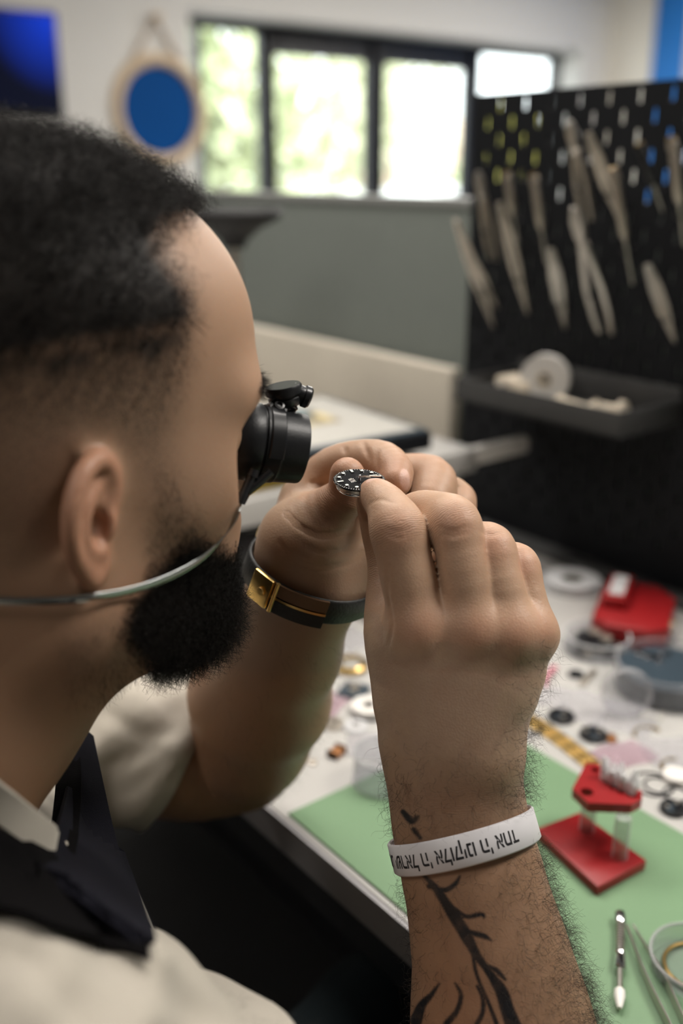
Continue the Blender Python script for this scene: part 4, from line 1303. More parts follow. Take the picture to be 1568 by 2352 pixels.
# finger nails: centre, axes, radii
def frame(z, x):
    z = unit(z); x = unit(np.asarray(x) - z * (np.asarray(x) @ z)); return np.stack([x, np.cross(z, x), z])
NAILS = [(W(862, 1106, .5075), frame(CU * .75 - CF * .5 + Rh * .15, W(855, 1112, .514) - W(872, 1125, .507)), (.0060, .0048, .0022)),
         (W(929, 1100, .538), frame(Rh * .80 - CF * .35 + CU * .1, W(915, 1120, .540) - W(928, 1075, .54)), (.0070, .0050, .0020))]

# ------------------------------------------------------------------ person: meshes
def skin_mat():
    m = bpy.data.materials.new('skin'); m.use_nodes = True
    n = m.node_tree.nodes; l = m.node_tree.links; b = n['Principled BSDF']
    tc = n.new('ShaderNodeTexCoord')
    def noise(sc_, det=3):
        q = n.new('ShaderNodeTexNoise'); q.inputs['Scale'].default_value = sc_; q.inputs['Detail'].default_value = det
        l.new(tc.outputs['Object'], q.inputs['Vector']); return q
    def attr(nm):
        q = n.new('ShaderNodeAttribute'); q.attribute_name = nm; return q
    def mixc(fac, a, bcol):
        q = n.new('ShaderNodeMix'); q.data_type = 'RGBA'
        l.new(fac, q.inputs['Factor'])
        if hasattr(a, 'links'): l.new(a, q.inputs['A'])
        else: q.inputs['A'].default_value = (*a, 1)
        if hasattr(bcol, 'links'): l.new(bcol, q.inputs['B'])
        else: q.inputs['B'].default_value = (*bcol, 1)
        return q.outputs['Result']
    def math_(op, a, b_):
        q = n.new('ShaderNodeMath'); q.operation = op; q.use_clamp = True
        for i, x in enumerate((a, b_)):
            if hasattr(x, 'links'): l.new(x, q.inputs[i])
            else: q.inputs[i].default_value = x
        return q.outputs[0]
    c = mixc(noise(38).outputs['Fac'], (.415, .270, .180), (.485, .325, .222))
    c = mixc(math_('MULTIPLY', noise(420, 2).outputs['Fac'], .35), c, (.34, .185, .115))
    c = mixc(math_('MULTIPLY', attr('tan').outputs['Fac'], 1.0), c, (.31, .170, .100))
    c = mixc(math_('MULTIPLY', attr('red').outputs['Fac'], .46), c, (.45, .185, .115))
    c = mixc(attr('nail').outputs['Fac'], c, (.56, .36, .29))
    # shaved hair: fine dark dots
    vz = n.new('ShaderNodeTexVoronoi'); vz.inputs['Scale'].default_value = 1150
    l.new(tc.outputs['Object'], vz.inputs['Vector'])
    dot = n.new('ShaderNodeMapRange'); dot.inputs['From Min'].default_value = .25; dot.inputs['From Max'].default_value = .62; dot.inputs['To Min'].default_value = 1; dot.inputs['To Max'].default_value = .32
    l.new(vz.outputs['Distance'], dot.inputs['Value'])
    full = n.new('ShaderNodeMapRange'); full.inputs['From Min'].default_value = .6; full.inputs['From Max'].default_value = 1.0
    l.new(attr('stub').outputs['Fac'], full.inputs['Value'])
    st = math_('MULTIPLY', math_('MAXIMUM', dot.outputs[0], full.outputs[0]), attr('stub').outputs['Fac'])
    c = mixc(st, c, (.030, .024, .020))
    tn = math_('MULTIPLY', attr('tattoo').outputs['Fac'], math_('ADD', math_('MULTIPLY', noise(160).outputs['Fac'], .5), .72))
    c = mixc(tn, c, (.014, .014, .016))
    l.new(c, b.inputs['Base Color'])
    b.inputs['Roughness'].default_value = .48
    b.inputs['Specular IOR Level'].default_value = .38
    b.inputs['Subsurface Weight'].default_value = .18
    b.inputs['Subsurface Radius'].default_value = (.0045, .0018, .0009)
    b.inputs['Subsurface Scale'].default_value = 1.0
    ns = noise(900, 3); nv = n.new('ShaderNodeTexVoronoi'); nv.inputs['Scale'].default_value = 900
    l.new(tc.outputs['Object'], nv.inputs['Vector'])
    ad = n.new('ShaderNodeMath'); ad.operation = 'ADD'; l.new(ns.outputs['Fac'], ad.inputs[0]); l.new(nv.outputs['Distance'], ad.inputs[1])
    bp = n.new('ShaderNodeBump'); bp.inputs['Strength'].default_value = .22; bp.inputs['Distance'].default_value = .0003
    l.new(ad.outputs[0], bp.inputs['Height'])
    # skin lines across the finger joints
    ph = n.new('ShaderNodeMath'); ph.operation = 'MULTIPLY_ADD'; ph.inputs[1].default_value = 2 * math.pi / .0023
    wob = n.new('ShaderNodeMath'); wob.operation = 'MULTIPLY'; wob.inputs[1].default_value = 9.0
    l.new(noise(170, 2).outputs['Fac'], wob.inputs[0]); l.new(attr('wt').outputs['Fac'], ph.inputs[0]); l.new(wob.outputs[0], ph.inputs[2])
    sn = n.new('ShaderNodeMath'); sn.operation = 'SINE'; l.new(ph.outputs[0], sn.inputs[0])
    ab = n.new('ShaderNodeMath'); ab.operation = 'ABSOLUTE'; l.new(sn.outputs[0], ab.inputs[0])
    pw = n.new('ShaderNodeMath'); pw.operation = 'POWER'; pw.inputs[1].default_value = .35; l.new(ab.outputs[0], pw.inputs[0])
    hm = n.new('ShaderNodeMath'); hm.operation = 'MULTIPLY'; l.new(pw.outputs[0], hm.inputs[0]); l.new(attr('wm').outputs['Fac'], hm.inputs[1])
    b2 = n.new('ShaderNodeBump'); b2.inputs['Strength'].default_value = .40; b2.inputs['Distance'].default_value = .0007
    l.new(hm.outputs[0], b2.inputs['Height']); l.new(bp.outputs['Normal'], b2.inputs['Normal']); l.new(b2.outputs['Normal'], b.inputs['Normal'])
    return m
M['skin'] = skin_mat()

import os
QUAL = float(os.environ.get('QUAL', '1'))         # mesh spacing factor
def piece(f, pts, pad, h):
    pts = np.array(pts)
    V, Q = surface_nets(f, pts.min(0) - pad, pts.max(0) + pad, h * QUAL)
    # keep the largest connected surface
    lab = np.arange(len(V))
    E = np.concatenate([Q[:, [0, 1]], Q[:, [1, 2]], Q[:, [2, 3]], Q[:, [3, 0]]])
    while True:
        m = lab.copy()
        np.minimum.at(m, E[:, 0], lab[E[:, 1]]); np.minimum.at(m, E[:, 1], lab[E[:, 0]])
        m = m[m]
        if (m == lab).all(): break
        lab = m
    big = np.bincount(lab, minlength=len(V)).argmax()
    keep = lab == big
    new = np.cumsum(keep) - 1
    V, Q = V[keep], new[Q[keep[Q].all(1)]]
    return relax(V, Q, 1, .4), Q

NB = H2W((-.085, 0, -.20))
SHR = W(-10, 2560, .345); SHL = W(-130, 1590, .715)
EL = W(565, 1745, .76); ER = R_.arm[-1][0]
CH = (SHR + SHL) / 2 + np.array([0, 0, -.085])
HIP = np.array([CH[0] - .16, CH[1] - .01, .50])

def sd_trunk(p):
    d = s_tube(p, [(CH + np.array([0, 0, .0]), .13, .075), (CH * .75 + HIP * .25, .165, .10), (CH * .4 + HIP * .6, .155, .105), (HIP, .165, .12)], SHL - SHR, .06)
    d = smin(d, np.minimum(s_cap(p, SHR, CH, .050, .052), s_cap(p, CH, SHL, .052, .050)), .05)
    d = smin(d, s_cap(p, H2W((-.09, 0, -.15)), CH, .055, .06), .05)
    return d
def sd_headneck(p):
    return smin(sd_head(p), sd_trunk(p), .03)
def sd_rfull(p):
    d = sd_rhand(p)
    d = smin(d, s_chain(p, [(ER, px(180, .545)), (ER * .6 + SHR * .4, .046), (SHR, .055)]), .02)
    return d
def sd_lfull(p):
    return smin(sd_lhand(p), s_cap(p, W(180, 1655, .73), SHL, .043, .050), .02)

pieces = [
    piece(sd_headneck, [H2W((x, y, z)) for x in (-.13, .12) for y in (-.10, .10) for z in (-.20, .14)] + [CH, SHR, SHL], .02, .0018),
    piece(sd_rfull, [c for c, *_ in R_.arm[:-2] + R_.idx + R_.mid + R_.pin + R_.thb], .045, .00105),
    piece(sd_rfull, [R_.arm[-3][0], ER, SHR], .06, .004),
    piece(sd_lfull, [c for c, *_ in L_.arm[:2] + L_.idx + L_.mid + L_.pin + L_.thb], .035, .0012),
    piece(sd_lfull, [c for c, *_ in L_.arm[1:]] + [SHL], .05, .003),
]
SV = np.concatenate([v for v, q in pieces])
off = np.cumsum([0] + [len(v) for v, q in pieces])
SQ = np.concatenate([q + o for (v, q), o in zip(pieces, off)])
SN = vert_normals(SV, SQ)
nh = off[1]                                     # head vertices come first

# regions of the head, as seen from its right side (the left mirrors them)
def head_px(V):
    l = (V - HC) @ HM.T / HS_
    l[:, 1] = -np.abs(l[:, 1])
    q = to_px(HC + HS_ * l @ HM)
    return q, l
HAIR = [(-900, 150), (300, 150), (470, 380), (455, 480), (425, 505), (395, 515), (368, 540), (372, 575), (400, 610), (432, 650), (447, 690), (452, 725), (440, 755), (400, 765), (300, 785), (150, 805), (0, 835), (-900, 900)]
SIDE = [(-900, 850), (100, 800), (410, 740), (452, 770), (445, 850), (420, 930), (400, 1010), (410, 1090), (425, 1140), (345, 1180), (300, 1060), (250, 1000), (180, 1010), (140, 1090), (120, 1200), (90, 1300), (0, 1330), (-900, 1360)]
BURN = [(335, 1060), (405, 1080), (440, 1150), (480, 1215), (520, 1290), (470, 1330), (345, 1340), (335, 1240), (350, 1160)]
BEARD = [(345, 1325), (400, 1270), (455, 1240), (505, 1262), (552, 1285), (640, 1300), (640, 1535), (350, 1535), (300, 1490), (282, 1450), (300, 1385), (335, 1350)]
NECKST = [(100, 1420), (300, 1370), (330, 1600), (150, 1640)]
hp, hl = head_px(SV[:nh])
stub = np.zeros(len(SV)); red = np.zeros(len(SV)); nail = np.zeros(len(SV)); tan = np.zeros(len(SV)); tat = np.zeros(len(SV))
pp = hp[:, :2]
top = hl[:, 2] > -.17
s_hair = sstep(50, -45, poly_sd(pp, HAIR)) * top
s_side = .80 * sstep(40, -60, poly_sd(pp, SIDE)) * (1 - .55 * sstep(820, 1250, pp[:, 1]))
s_side = np.maximum(s_side, sstep(40, -40, poly_sd(pp, SIDE)) * .97 * sstep(190, -10, poly_sd(pp, HAIR) + 25 * np.sin(pp[:, 0] * .031) + 14 * np.sin(pp[:, 0] * .083 + 1)))
s_burn = .38 * sstep(20, -40, poly_sd(pp, BURN))
s_beard = sstep(25, -25, poly_sd(pp, BEARD)) * (hl[:, 2] > -.13)
s_neck = .35 * sstep(20, -60, poly_sd(pp, NECKST))
er_d, er_e = ear_shape(np.abs(hl * np.array([0, 1, 0])).astype(np.float32) + (hl * np.array([1, 0, 1])).astype(np.float32))
ear_m = sstep(.0040, .0010, er_d) * sstep(-.001, .004, er_e[:, 1])
stub[:nh] = np.maximum.reduce([s_hair, s_side, s_burn, s_beard, s_neck]) * (1 - .95 * ear_m)
red[:nh] = np.clip(ear_m * .8 + .5 * np.exp(-((hl - np.array([.104, 0, -.012])) ** 2).sum(1) / .012 ** 2), 0, 1)
tan[:nh] = .35 + .35 * sstep(1000, 1500, pp[:, 1])
brow = s_ell(hl.astype(np.float32), (.088, -.034, .036), (.022, .024, .0045))
stub[:nh] = np.maximum(stub[:nh], .9 * sstep(.002, -.002, brow))
# hands
def spot(c, r, a=1.0):
    return a * np.exp(-((SV - c) ** 2).sum(1) / r ** 2)
for ch in (R_.idx, R_.mid, R_.rin, R_.pin):
    red = np.maximum(red, spot(ch[0][0] - CF * .012, .011, .9)); red = np.maximum(red, spot(ch[2][0] - CF * .010, .009, .95))
    red = np.maximum(red, spot(ch[-1][0], .011, .8))
for ch in (L_.idx, L_.mid, L_.rin, L_.pin, L_.thb):
    red = np.maximum(red, spot(ch[-1][0], .014, .8))
for q in (L_.mid[2][0], L_.rin[2][0], L_.pin[2][0]): red = np.maximum(red, spot(q, .013, .5))
spx = to_px(SV)
isr = np.zeros(len(SV), bool); isr[off[1]:off[3]] = True
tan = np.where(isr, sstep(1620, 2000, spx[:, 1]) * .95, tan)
isl = np.zeros(len(SV), bool); isl[off[3]:] = True
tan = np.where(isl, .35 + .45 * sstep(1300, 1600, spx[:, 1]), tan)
for c, nn, r in NAILS:
    k = s_ell(SV.astype(np.float32), c, r, nn)
    nail = np.maximum(nail, sstep(.0007, -.0002, k))
wt = np.zeros(len(SV)); wm = np.zeros(len(SV))
def joint(ch, i, w, a):
    global wt, wm
    c = ch[i][0]; ax = unit(ch[i + 1][0] - ch[i - 1][0])
    v = SV - c; t = v @ ax
    rr_ = np.linalg.norm(v - t[:, None] * ax, axis=1)
    m = a * np.exp(-(t / w) ** 2) * sstep(ch[i][1] * 1.7, ch[i][1] * 1.15, rr_)
    k = m > wm
    wt = np.where(k, t, wt); wm = np.where(k, m, wm)
for ch in (R_.idx, R_.mid, R_.rin, R_.pin):
    joint(ch, 2, .0060, 1.0); joint(ch, 3, .0035, .7)
for ch in (L_.idx, L_.mid, L_.rin, L_.pin):
    joint(ch, 2, .0045, .6)
joint(L_.idx, 1, .012, .45); joint(L_.thb, 2, .006, .7); joint(R_.thb, 2, .006, .8); joint(R_.arm, 1, .012, .25)
# tattoo on the near forearm: a branching stem
front = isr & ((SN @ CF) < .25)
def stroke(pts, w):
    global tat
    P_ = np.array([q[0] for q in spline([((x, y), ww) for (x, y), ww in zip(pts, w)], 8)])
    Wd = np.array([q[1] for q in spline([((x, y), ww) for (x, y), ww in zip(pts, w)], 8)])
    sub = np.nonzero(front)[0]
    sp = spx[sub, :2]
    d = np.full(len(sub), 1e9)
    for a, b, w0, w1 in zip(P_[:-1], P_[1:], Wd[:-1], Wd[1:]):
        ab = b - a; t = np.clip(((sp - a) @ ab) / max(ab @ ab, 1e-9), 0, 1)
        q = sp - a - t[:, None] * ab
        d = np.minimum(d, np.hypot(q[:, 0], q[:, 1]) - (w0 + (w1 - w0) * t))
    tat[sub] = np.maximum(tat[sub], sstep(3.5, -2.5, d))
stroke([(968, 2005), (1000, 2040), (1030, 2085), (1065, 2140), (1092, 2190), (1120, 2230), (1150, 2275), (1165, 2320), (1180, 2360)], [3, 8, 12, 14, 10, 8, 14, 16, 18])
stroke([(985, 2035), (1020, 2045), (1045, 2030), (1056, 2012)], [6, 6, 5, 2])
stroke([(1040, 2085), (1070, 2105), (1105, 2100), (1112, 2108)], [5, 5, 5, 2])
stroke([(1072, 2140), (1110, 2150), (1128, 2160)], [6, 6, 2])
stroke([(1085, 2190), (1095, 2240), (1120, 2300), (1140, 2352)], [4, 4, 4, 5])
stroke([(1110, 2215), (1140, 2230), (1160, 2250)], [4, 6, 3])
stroke([(1008, 2260), (990, 2285), (968, 2310), (955, 2345)], [2, 6, 10, 14])
stroke([(1045, 2258), (1058, 2285), (1050, 2320), (1025, 2352)], [2, 5, 6, 8])
stroke([(1095, 2265), (1108, 2290), (1108, 2325), (1095, 2352)], [3, 5, 5, 6])
stroke([(925, 1865), (945, 1885), (960, 1875)], [6, 8, 3])
stroke([(950, 1905), (965, 1925)], [5, 4])

body_me = mesh_from('person', SV, SQ)
for nm, a in (('stub', stub), ('red', red), ('nail', nail), ('tan', tan), ('tattoo', tat), ('wt', wt), ('wm', wm)):
    if nm == 'wt':
        point_attr(body_me, nm, a); continue
    point_attr(body_me, nm, np.clip(a, 0, 1))
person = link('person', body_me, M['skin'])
tag(person, 'bearded man in a cream t-shirt and dark apron examining a watch dial through a loupe', 'person')

# ---- eyes
for s_ in (-1, 1):
    c = H2W((.0695, .032 * s_, .014))
    MB().lathe([(.0112 * math.sin(math.pi * k / 12) + 1e-5, -.0112 * math.cos(math.pi * k / 12)) for k in range(13)], 20, c, HFW).build('eye', mat('eye_white', (.75, .72, .68), .15), person)

# ---- hair
M['hair'] = mat('dark_hair', (.007, .0055, .0045), .5, var=.3, spec=.2)
M['arm_hair'] = mat('arm_hair', (.020, .013, .009), .5, var=.2)
def strands(paths, rad, name, m, tip=.35):
    """paths: n x k x 3"""
    n_, k_, _ = paths.shape
    T = np.gradient(paths, axis=1); T /= np.maximum(np.linalg.norm(T, axis=2, keepdims=True), 1e-9)
    r0 = rng.normal(size=(n_, 1, 3))
    A = np.cross(T, r0); A /= np.maximum(np.linalg.norm(A, axis=2, keepdims=True), 1e-9)
    B = np.cross(T, A)
    rr = (np.asarray(rad).reshape(-1, 1) * np.linspace(1, tip, k_)[None])[..., None]
    V = np.stack([paths + rr * (A * math.cos(a) + B * math.sin(a)) for a in (0, 2.094, 4.189)], 2).reshape(-1, 3)
    i = np.arange(n_)[:, None, None] * k_ * 3 + np.arange(k_ - 1)[None, :, None] * 3
    j = np.arange(3)[None, None, :]; j2 = (j + 1) % 3
    Q = np.stack([i + j, i + j2, i + 3 + j2, i + 3 + j], -1).reshape(-1, 4)
    return link(name, mesh_from(name, V, Q), m, person)
def scatter(dens, n_, lo=0, hi=None):
    """n_ points on the skin with probability dens per vertex"""
    hi = len(SV) if hi is None else hi
    tri = np.concatenate([SQ[:, [0, 1, 2]], SQ[:, [0, 2, 3]]])
    tri = tri[(tri[:, 0] >= lo) & (tri[:, 0] < hi)]
    a, b, c = SV[tri[:, 0]], SV[tri[:, 1]], SV[tri[:, 2]]
    w = np.linalg.norm(np.cross(b - a, c - a), axis=1) * dens[tri].mean(1)
    t = rng.choice(len(tri), n_, p=w / w.sum())
    u = rng.random((n_, 2)); s = u.sum(1) > 1; u[s] = 1 - u[s]
    p = a[t] + u[:, :1] * (b[t] - a[t]) + u[:, 1:] * (c[t] - a[t])
    return p, SN[tri[t, 0]]
def nrm(a): return a / np.maximum(np.linalg.norm(a, axis=-1, keepdims=True), 1e-9)
def grow(p, n_, dirv, L, k, curl_r, turns, wob=.3, grav=0):
    """curling strands from p along dirv"""
    N_ = len(p)
    d = nrm(dirv + rng.normal(size=(N_, 3)) * wob)
    A = nrm(np.cross(d, rng.normal(size=(N_, 3)))); B = np.cross(d, A)
    t = np.linspace(0, 1, k)[None, :, None]
    L = np.broadcast_to(np.asarray(L, float).reshape(-1, 1), (N_, 1))[:, :, None]
    ph = rng.random((N_, 1, 1)) * 6.28
    tr = (turns * (.7 + .6 * rng.random((N_, 1, 1))))
    cr = curl_r * (.5 + rng.random((N_, 1, 1)))
    w = 6.283 * tr * t
    c = cr * np.minimum(1, 3 * t)
    P_ = p[:, None] + d[:, None] * L * t + (A[:, None] * (np.cos(w + ph) - np.cos(ph)) + B[:, None] * (np.sin(w + ph) - np.sin(ph))) * c
    if grav: P_ = P_ - Zh * grav * L * t * t
    return P_ - n_[:, None] * .0008
hd = np.zeros(len(SV))
crown = sstep(700, 520, pp[:, 1] + .25 * np.clip(pp[:, 0], -600, 500) * .4)
hd[:nh] = sstep(12, -25, poly_sd(pp, HAIR)) * top * (.15 + crown)
HD = float(os.environ.get('HAIRN', '1'))
p, n_ = scatter(hd, int(15000 * HD), 0, nh)
strands(grow(p, n_, n_ + .25 * HFW + .1 * HUP, .008 + .008 * rng.random(len(p)), 15, .0027, 1.9, .5), np.full(len(p), .00011), 'curly_hair', M['hair'])
hd[:nh] = sstep(10, -30, poly_sd(pp, HAIR)) * top * (1.1 - crown)
p, n_ = scatter(hd, int(13000 * HD), 0, nh)
strands(grow(p, n_, .55 * n_ - .75 * HUP - .25 * HFW, .007 + .006 * rng.random(len(p)), 7, .0009, .7, .28), np.full(len(p), .00011), 'side_hair', M['hair'])
hd[:nh] = s_side ** 2 * (1 - s_hair) * (1 - ear_m) * sstep(1020, 800, pp[:, 1])
p, n_ = scatter(hd, int(9000 * HD), 0, nh)
strands(grow(p, n_, .5 * n_ - .8 * HUP - .2 * HFW, .0018 + .0050 * rng.random(len(p)) ** 2, 4, .0002, .4, .25), np.full(len(p), .00008), 'faded_hair', M['hair'])
hd[:nh] = s_beard * (hl[:, 2] < .0)
p, n_ = scatter(hd, int(15000 * HD), 0, nh)
bp_, bl_ = head_px(p)
Lb = (.004 +   .009 * sstep(1290, 1430, bp_[:, 1])) * (.6 + .7 * rng.random(len(p)))
strands(grow(p, n_, 1.0 * n_ - .15 * HUP + .15 * HFW, Lb, 11, .0017, 1.5, .35), np.full(len(p), .00010), 'beard', M['hair'])
hd[:nh] = np.maximum(s_burn, .25 * s_neck) * (1 - s_beard)
p, n_ = scatter(hd, int(2000 * HD), 0, nh)
strands(grow(p, n_, .6 * n_ - .8 * HUP, .002 + .004 * rng.random(len(p)), 5, .0004, .6, .35), np.full(len(p), .00008), 'sideburn', M['hair'])
hd[:nh] = sstep(.0015, -.002, brow)
p, n_ = scatter(hd, int(900 * HD), 0, nh)
strands(grow(p, n_, .5 * n_ - np.sign((p - HC) @ HLF)[:, None] * -.8 * HLF, .004 + .003 * rng.random(len(p)), 5, .0003, .5, .2), np.full(len(p), .00010), 'eyebrow', M['hair'])
ah = np.where(isr, sstep(1640, 1850, spx[:, 1]) * (.35 + .9 * sstep(1100, 1250, spx[:, 0] - .22 * (spx[:, 1] - 1900)) + .5 * sstep(1010, 930, spx[:, 0])), 0)
ah = ah + np.where(isr & (spx[:, 0] > 1150) & (spx[:, 1] > 1480), .25, 0)
wb_a, wb_b, wb_c = W(922, 1962, .522), W(1070, 1950, .485), W(1213, 1888, .518)      # the wristband lies flat on the hairs
wb_n = unit(np.cross(wb_b - wb_a, wb_c - wb_a)); wb_n = wb_n * np.sign(wb_n @ CU)
wb_h = (SV - (wb_a + wb_c) / 2) @ wb_n
ah = np.where((wb_h > -.009) & (wb_h < .0125), 0, ah)
p, n_ = scatter(ah, int(14000 * HD), off[1], off[3])
adir = unit(W(1180, 2200, .514) - W(1010, 1800, .512))
strands(grow(p, n_, .55 * n_ + .5 * adir + .45 * Rs, .006 + .008 * rng.random(len(p)), 9, .0017, 1.1, .4), np.full(len(p), .000066), 'arm_hair', M['arm_hair'])
ah = np.where(isl, sstep(1400, 1600, spx[:, 1]) * .5, 0)
p, n_ = scatter(ah, int(1500 * HD), off[3], len(SV))
strands(grow(p, n_, .55 * n_ - .5 * Zh + .3 * Rh, .005 + .007 * rng.random(len(p)), 6, .001, .7, .35), np.full(len(p), .00006), 'arm_hair', M['arm_hair'])

# ---- t-shirt
M['shirt'] = mat('cream_cotton', (.43, .395, .335), .85, var=.05, scale=60, bump=.5, bscale=2600, sheen=.2)
hemn = unit(W(560, 1800, .755) - W(360, 1700, .735))
hemc = W(402, 1738, .737)
SR1 = W(400, 2620, .40)
hemr = unit(ER - SHR); hemrc = W(500, 2520, .412)
def sd_shirt(p):
    d = s_tube(p, [(CH + np.array([0, 0, -.045]), .15, .088), (CH * .75 + HIP * .25, .185, .118), (CH * .4 + HIP * .6, .175, .122), (HIP + np.array([0, 0, .02]), .182, .132)], SHL - SHR, .06)
    d = smin(d, np.minimum(s_cap(p, SHR, CH, .066, .066), s_cap(p, CH, SHL, .066, .066)), .05)
    d = smin(d, s_cap(p, W(-20, 2080, .435), SHR, .034, .056), .03)
    sr = s_chain(p, [(SHR, .068), (SR1, .062), (W(620, 2680, .43), .060)])
    sr = smax(sr, (p - hemrc.astype(np.float32)) @ hemr.astype(np.float32), .004)
    sl = s_chain(p, [(SHL, .068), (W(180, 1655, .73), .060), (W(350, 1722, .735), .0575), (W(480, 1748, .75), .056)])
    hd_ = (p - hemc.astype(np.float32)) @ hemn.astype(np.float32)
    sl = sl - .0010 * np.exp(-((hd_ + .013) / .0022) ** 2)
    sl = smax(sl, hd_, .004)
    d = smin(d, smin(sr, sl, .02), .03)
    # folds
    a = p @ np.array([31., 55., 22.], np.float32); b = p @ np.array([-60., 18., 45.], np.float32)
    d = d - .0034 * np.sin(a + 1.6 * np.sin(b)) * .9 - .0026 * np.sin(1.9 * b + 1.3 * np.sin(a * 1.3))
    q = W2H(p)
    nk = s_tube(p, [(H2W((-.03, 0, -.08)), .064, .064), (H2W((-.145, 0, -.235)), .074, .071)], HLF)
    d = smax(d, -nk, .006)
    return smin(d, s_cap(p, H2W((-.075, .062, -.150)), SHL, .030, .060), .012)
SH_G = [g for g in groove_lines(sd_shirt, [([(365, 2275), (425, 2300), (480, 2322), (520, 2330)], .0050), ([(250, 2200), (330, 2225), (430, 2250)], .0030), ([(60, 2190), (140, 2260), (190, 2340)], .0026), ([(-40, 2180), (40, 2175), (110, 2190)], .0026), ([(250, 1640), (330, 1690), (385, 1680)], .0022), ([(265, 1830), (320, 1800), (375, 1745)], .0028), ([(240, 1760), (300, 1740), (350, 1720)], .0020)])]
_shirt = sd_shirt
def sd_shirt(p):
    d = _shirt(p)
    for g in SH_G: d = smax(d, -s_poly(p, g), .010)
    # always a little outside the body it covers
    arm_r = smax(s_chain(p, [(ER, px(180, .545)), (ER * .6 + SHR * .4, .046), (SHR, .055)]) - .0045, (p - hemrc.astype(np.float32)) @ hemr.astype(np.float32), .004)
    b = smax(sd_trunk(p) - .0055, (p - CCOL.astype(np.float32)) @ NAX.astype(np.float32), .006)
    return smin(smin(d, arm_r, .006), b, .012)
NAX = unit(HC - NB); CCOL = (P(50, 1885, .388) + P(165, 1770, .515)) / 2 - NAX * .012
V, Q = piece(sd_shirt, [SHR, SHL, HIP, W(470, 2600, .42), hemc, CH + np.array([0, 0, .08])], .11, .0032)
shirt = link('shirt', mesh_from('shirt', relax(V, Q, 2), Q), M['shirt'], person)
col_pts = [(-190, 1700, .385), (-90, 1765, .372), (-20, 1828, .376), (50, 1885, .388), (112, 1930, .405), (126, 1944, .412)]
cp = spline([(P(*q), 0.001) for q in col_pts], 6)
MB().band([c for c, _ in cp], .0125, .0016, Zh * .8 + CU * .4 - CF * .2).build('collar', M['shirt'], person)

# ---- apron
M['apron'] = mat('navy_twill', (.0075, .0075, .012), .85, var=.15, scale=600, bump=.5, bscale=1800, spec=.1)
M['apron_felt'] = mat('black_felt', (.0045, .0042, .0045), .95, var=.2, scale=400, bump=.5, bscale=900, spec=.05)
def lay(rows, f, gap):
    """rows of pixel and distance points, drawn forward to lie on the surface f"""
    return [[(x, y, min(d, trace(f, x, y) - gap)) for x, y, d in r] for r in rows]
sd_under = lambda p: np.minimum(sd_shirt(p), sd_head(p))
def patch(rows, name, m, thick=.0022, n=8):
    """a cloth sheet through rows of pixel and distance points"""
    G = np.array([[P(*q) for q in r] for r in rows])
    def dens(A):
        return np.array([c for c, _ in spline([(q.ravel(), 1.0) for q in A], n)]).reshape(-1, *A.shape[1:])
    G = dens(G); G = dens(G.transpose(1, 0, 2)).transpose(1, 0, 2)
    a, b = G.shape[:2]
    du = np.gradient(G, axis=0); dv = np.gradient(G, axis=1)
    N_ = nrm(np.cross(du, dv))
    N_ = N_ * np.sign(-(N_ @ CF))[..., None]
    T = G - N_ * thick
    V = np.concatenate([G.reshape(-1, 3), T.reshape(-1, 3)])
    id_ = np.arange(a * b).reshape(a, b)
    F = []
    q = np.stack([id_[:-1, :-1], id_[1:, :-1], id_[1:, 1:], id_[:-1, 1:]], -1).reshape(-1, 4)
    F += q.tolist(); F += (q[:, ::-1] + a * b).tolist()
    rim = list(id_[:, 0]) + list(id_[-1, 1:]) + list(id_[::-1, -1][1:]) + list(id_[0, ::-1][1:-1])
    for x, y in zip(rim, rim[1:] + rim[:1]): F.append([x, y, y + a * b, x + a * b])
    return MB().add(V, F).build(name, m, person, smooth=50)
def sd_apron(p):
    d = s_tube(p, [(CH + np.array([0, 0, -.045]), .15, .088), (CH * .75 + HIP * .25, .185, .118), (CH * .4 + HIP * .6, .175, .122), (HIP + np.array([0, 0, .02]), .182, .132)], SHL - SHR, .06) - .0085
    a = p @ np.array([31., 25., 12.], np.float32)
    d = d - .0025 * np.sin(a + 1.2 * np.sin(p @ np.array([-20., 18., 35.], np.float32)))
    return smax(d, -(p - (CH - fw_a * .02).astype(np.float32)) @ fw_a.astype(np.float32), .004)
lat_a = unit((SHL - SHR) * np.array([1, 1, 0])); fw_a = np.array([lat_a[1], -lat_a[0], 0])
V, Q = piece(sd_apron, [CH + lat_a * .17, CH - lat_a * .17, HIP + lat_a * .2, HIP - lat_a * .2, HIP + fw_a * .1, CH + np.array([0, 0, .05])], .07, .006)
link('apron_bib', mesh_from('apron_bib', V, Q), M['apron'], person)
patch(lay([[(-200, 1780, .372), (-60, 1860, .372), (40, 1925, .382), (118, 1972, .398), (190, 2035, .42), (335, 2150, .445)],
       [(-200, 1900, .358), (-60, 1960, .360), (40, 2010, .370), (120, 2050, .385), (220, 2105, .412), (340, 2175, .442)],
       [(-200, 2080, .350), (-60, 2090, .352), (40, 2105, .362), (130, 2140, .378), (250, 2170, .405), (345, 2200, .438)]], sd_shirt, .004), 'apron_strap', M['apron_felt'])
patch(lay([[(150, 1650, .575), (178, 1660, .572), (215, 1690, .570)],
       [(155, 1780, .525), (180, 1790, .520), (238, 1800, .535)],
       [(120, 1920, .470), (190, 1930, .480), (268, 1930, .505)],
       [(95, 2015, .425), (205, 2050, .450), (308, 2045, .478)],
       [(290, 2160, .438), (325, 2165, .446), (356, 2168, .455)]], sd_shirt, .004), 'apron_flap', M['apron'])
patch(lay([[(120, 1660, .585), (180, 1672, .578)], [(128, 1780, .520), (186, 1790, .514)], [(118, 1890, .470), (180, 1910, .466)], [(112, 1965, .420), (165, 1995, .430)]], sd_shirt, .003), 'apron_neck_strap', M['apron_felt'])

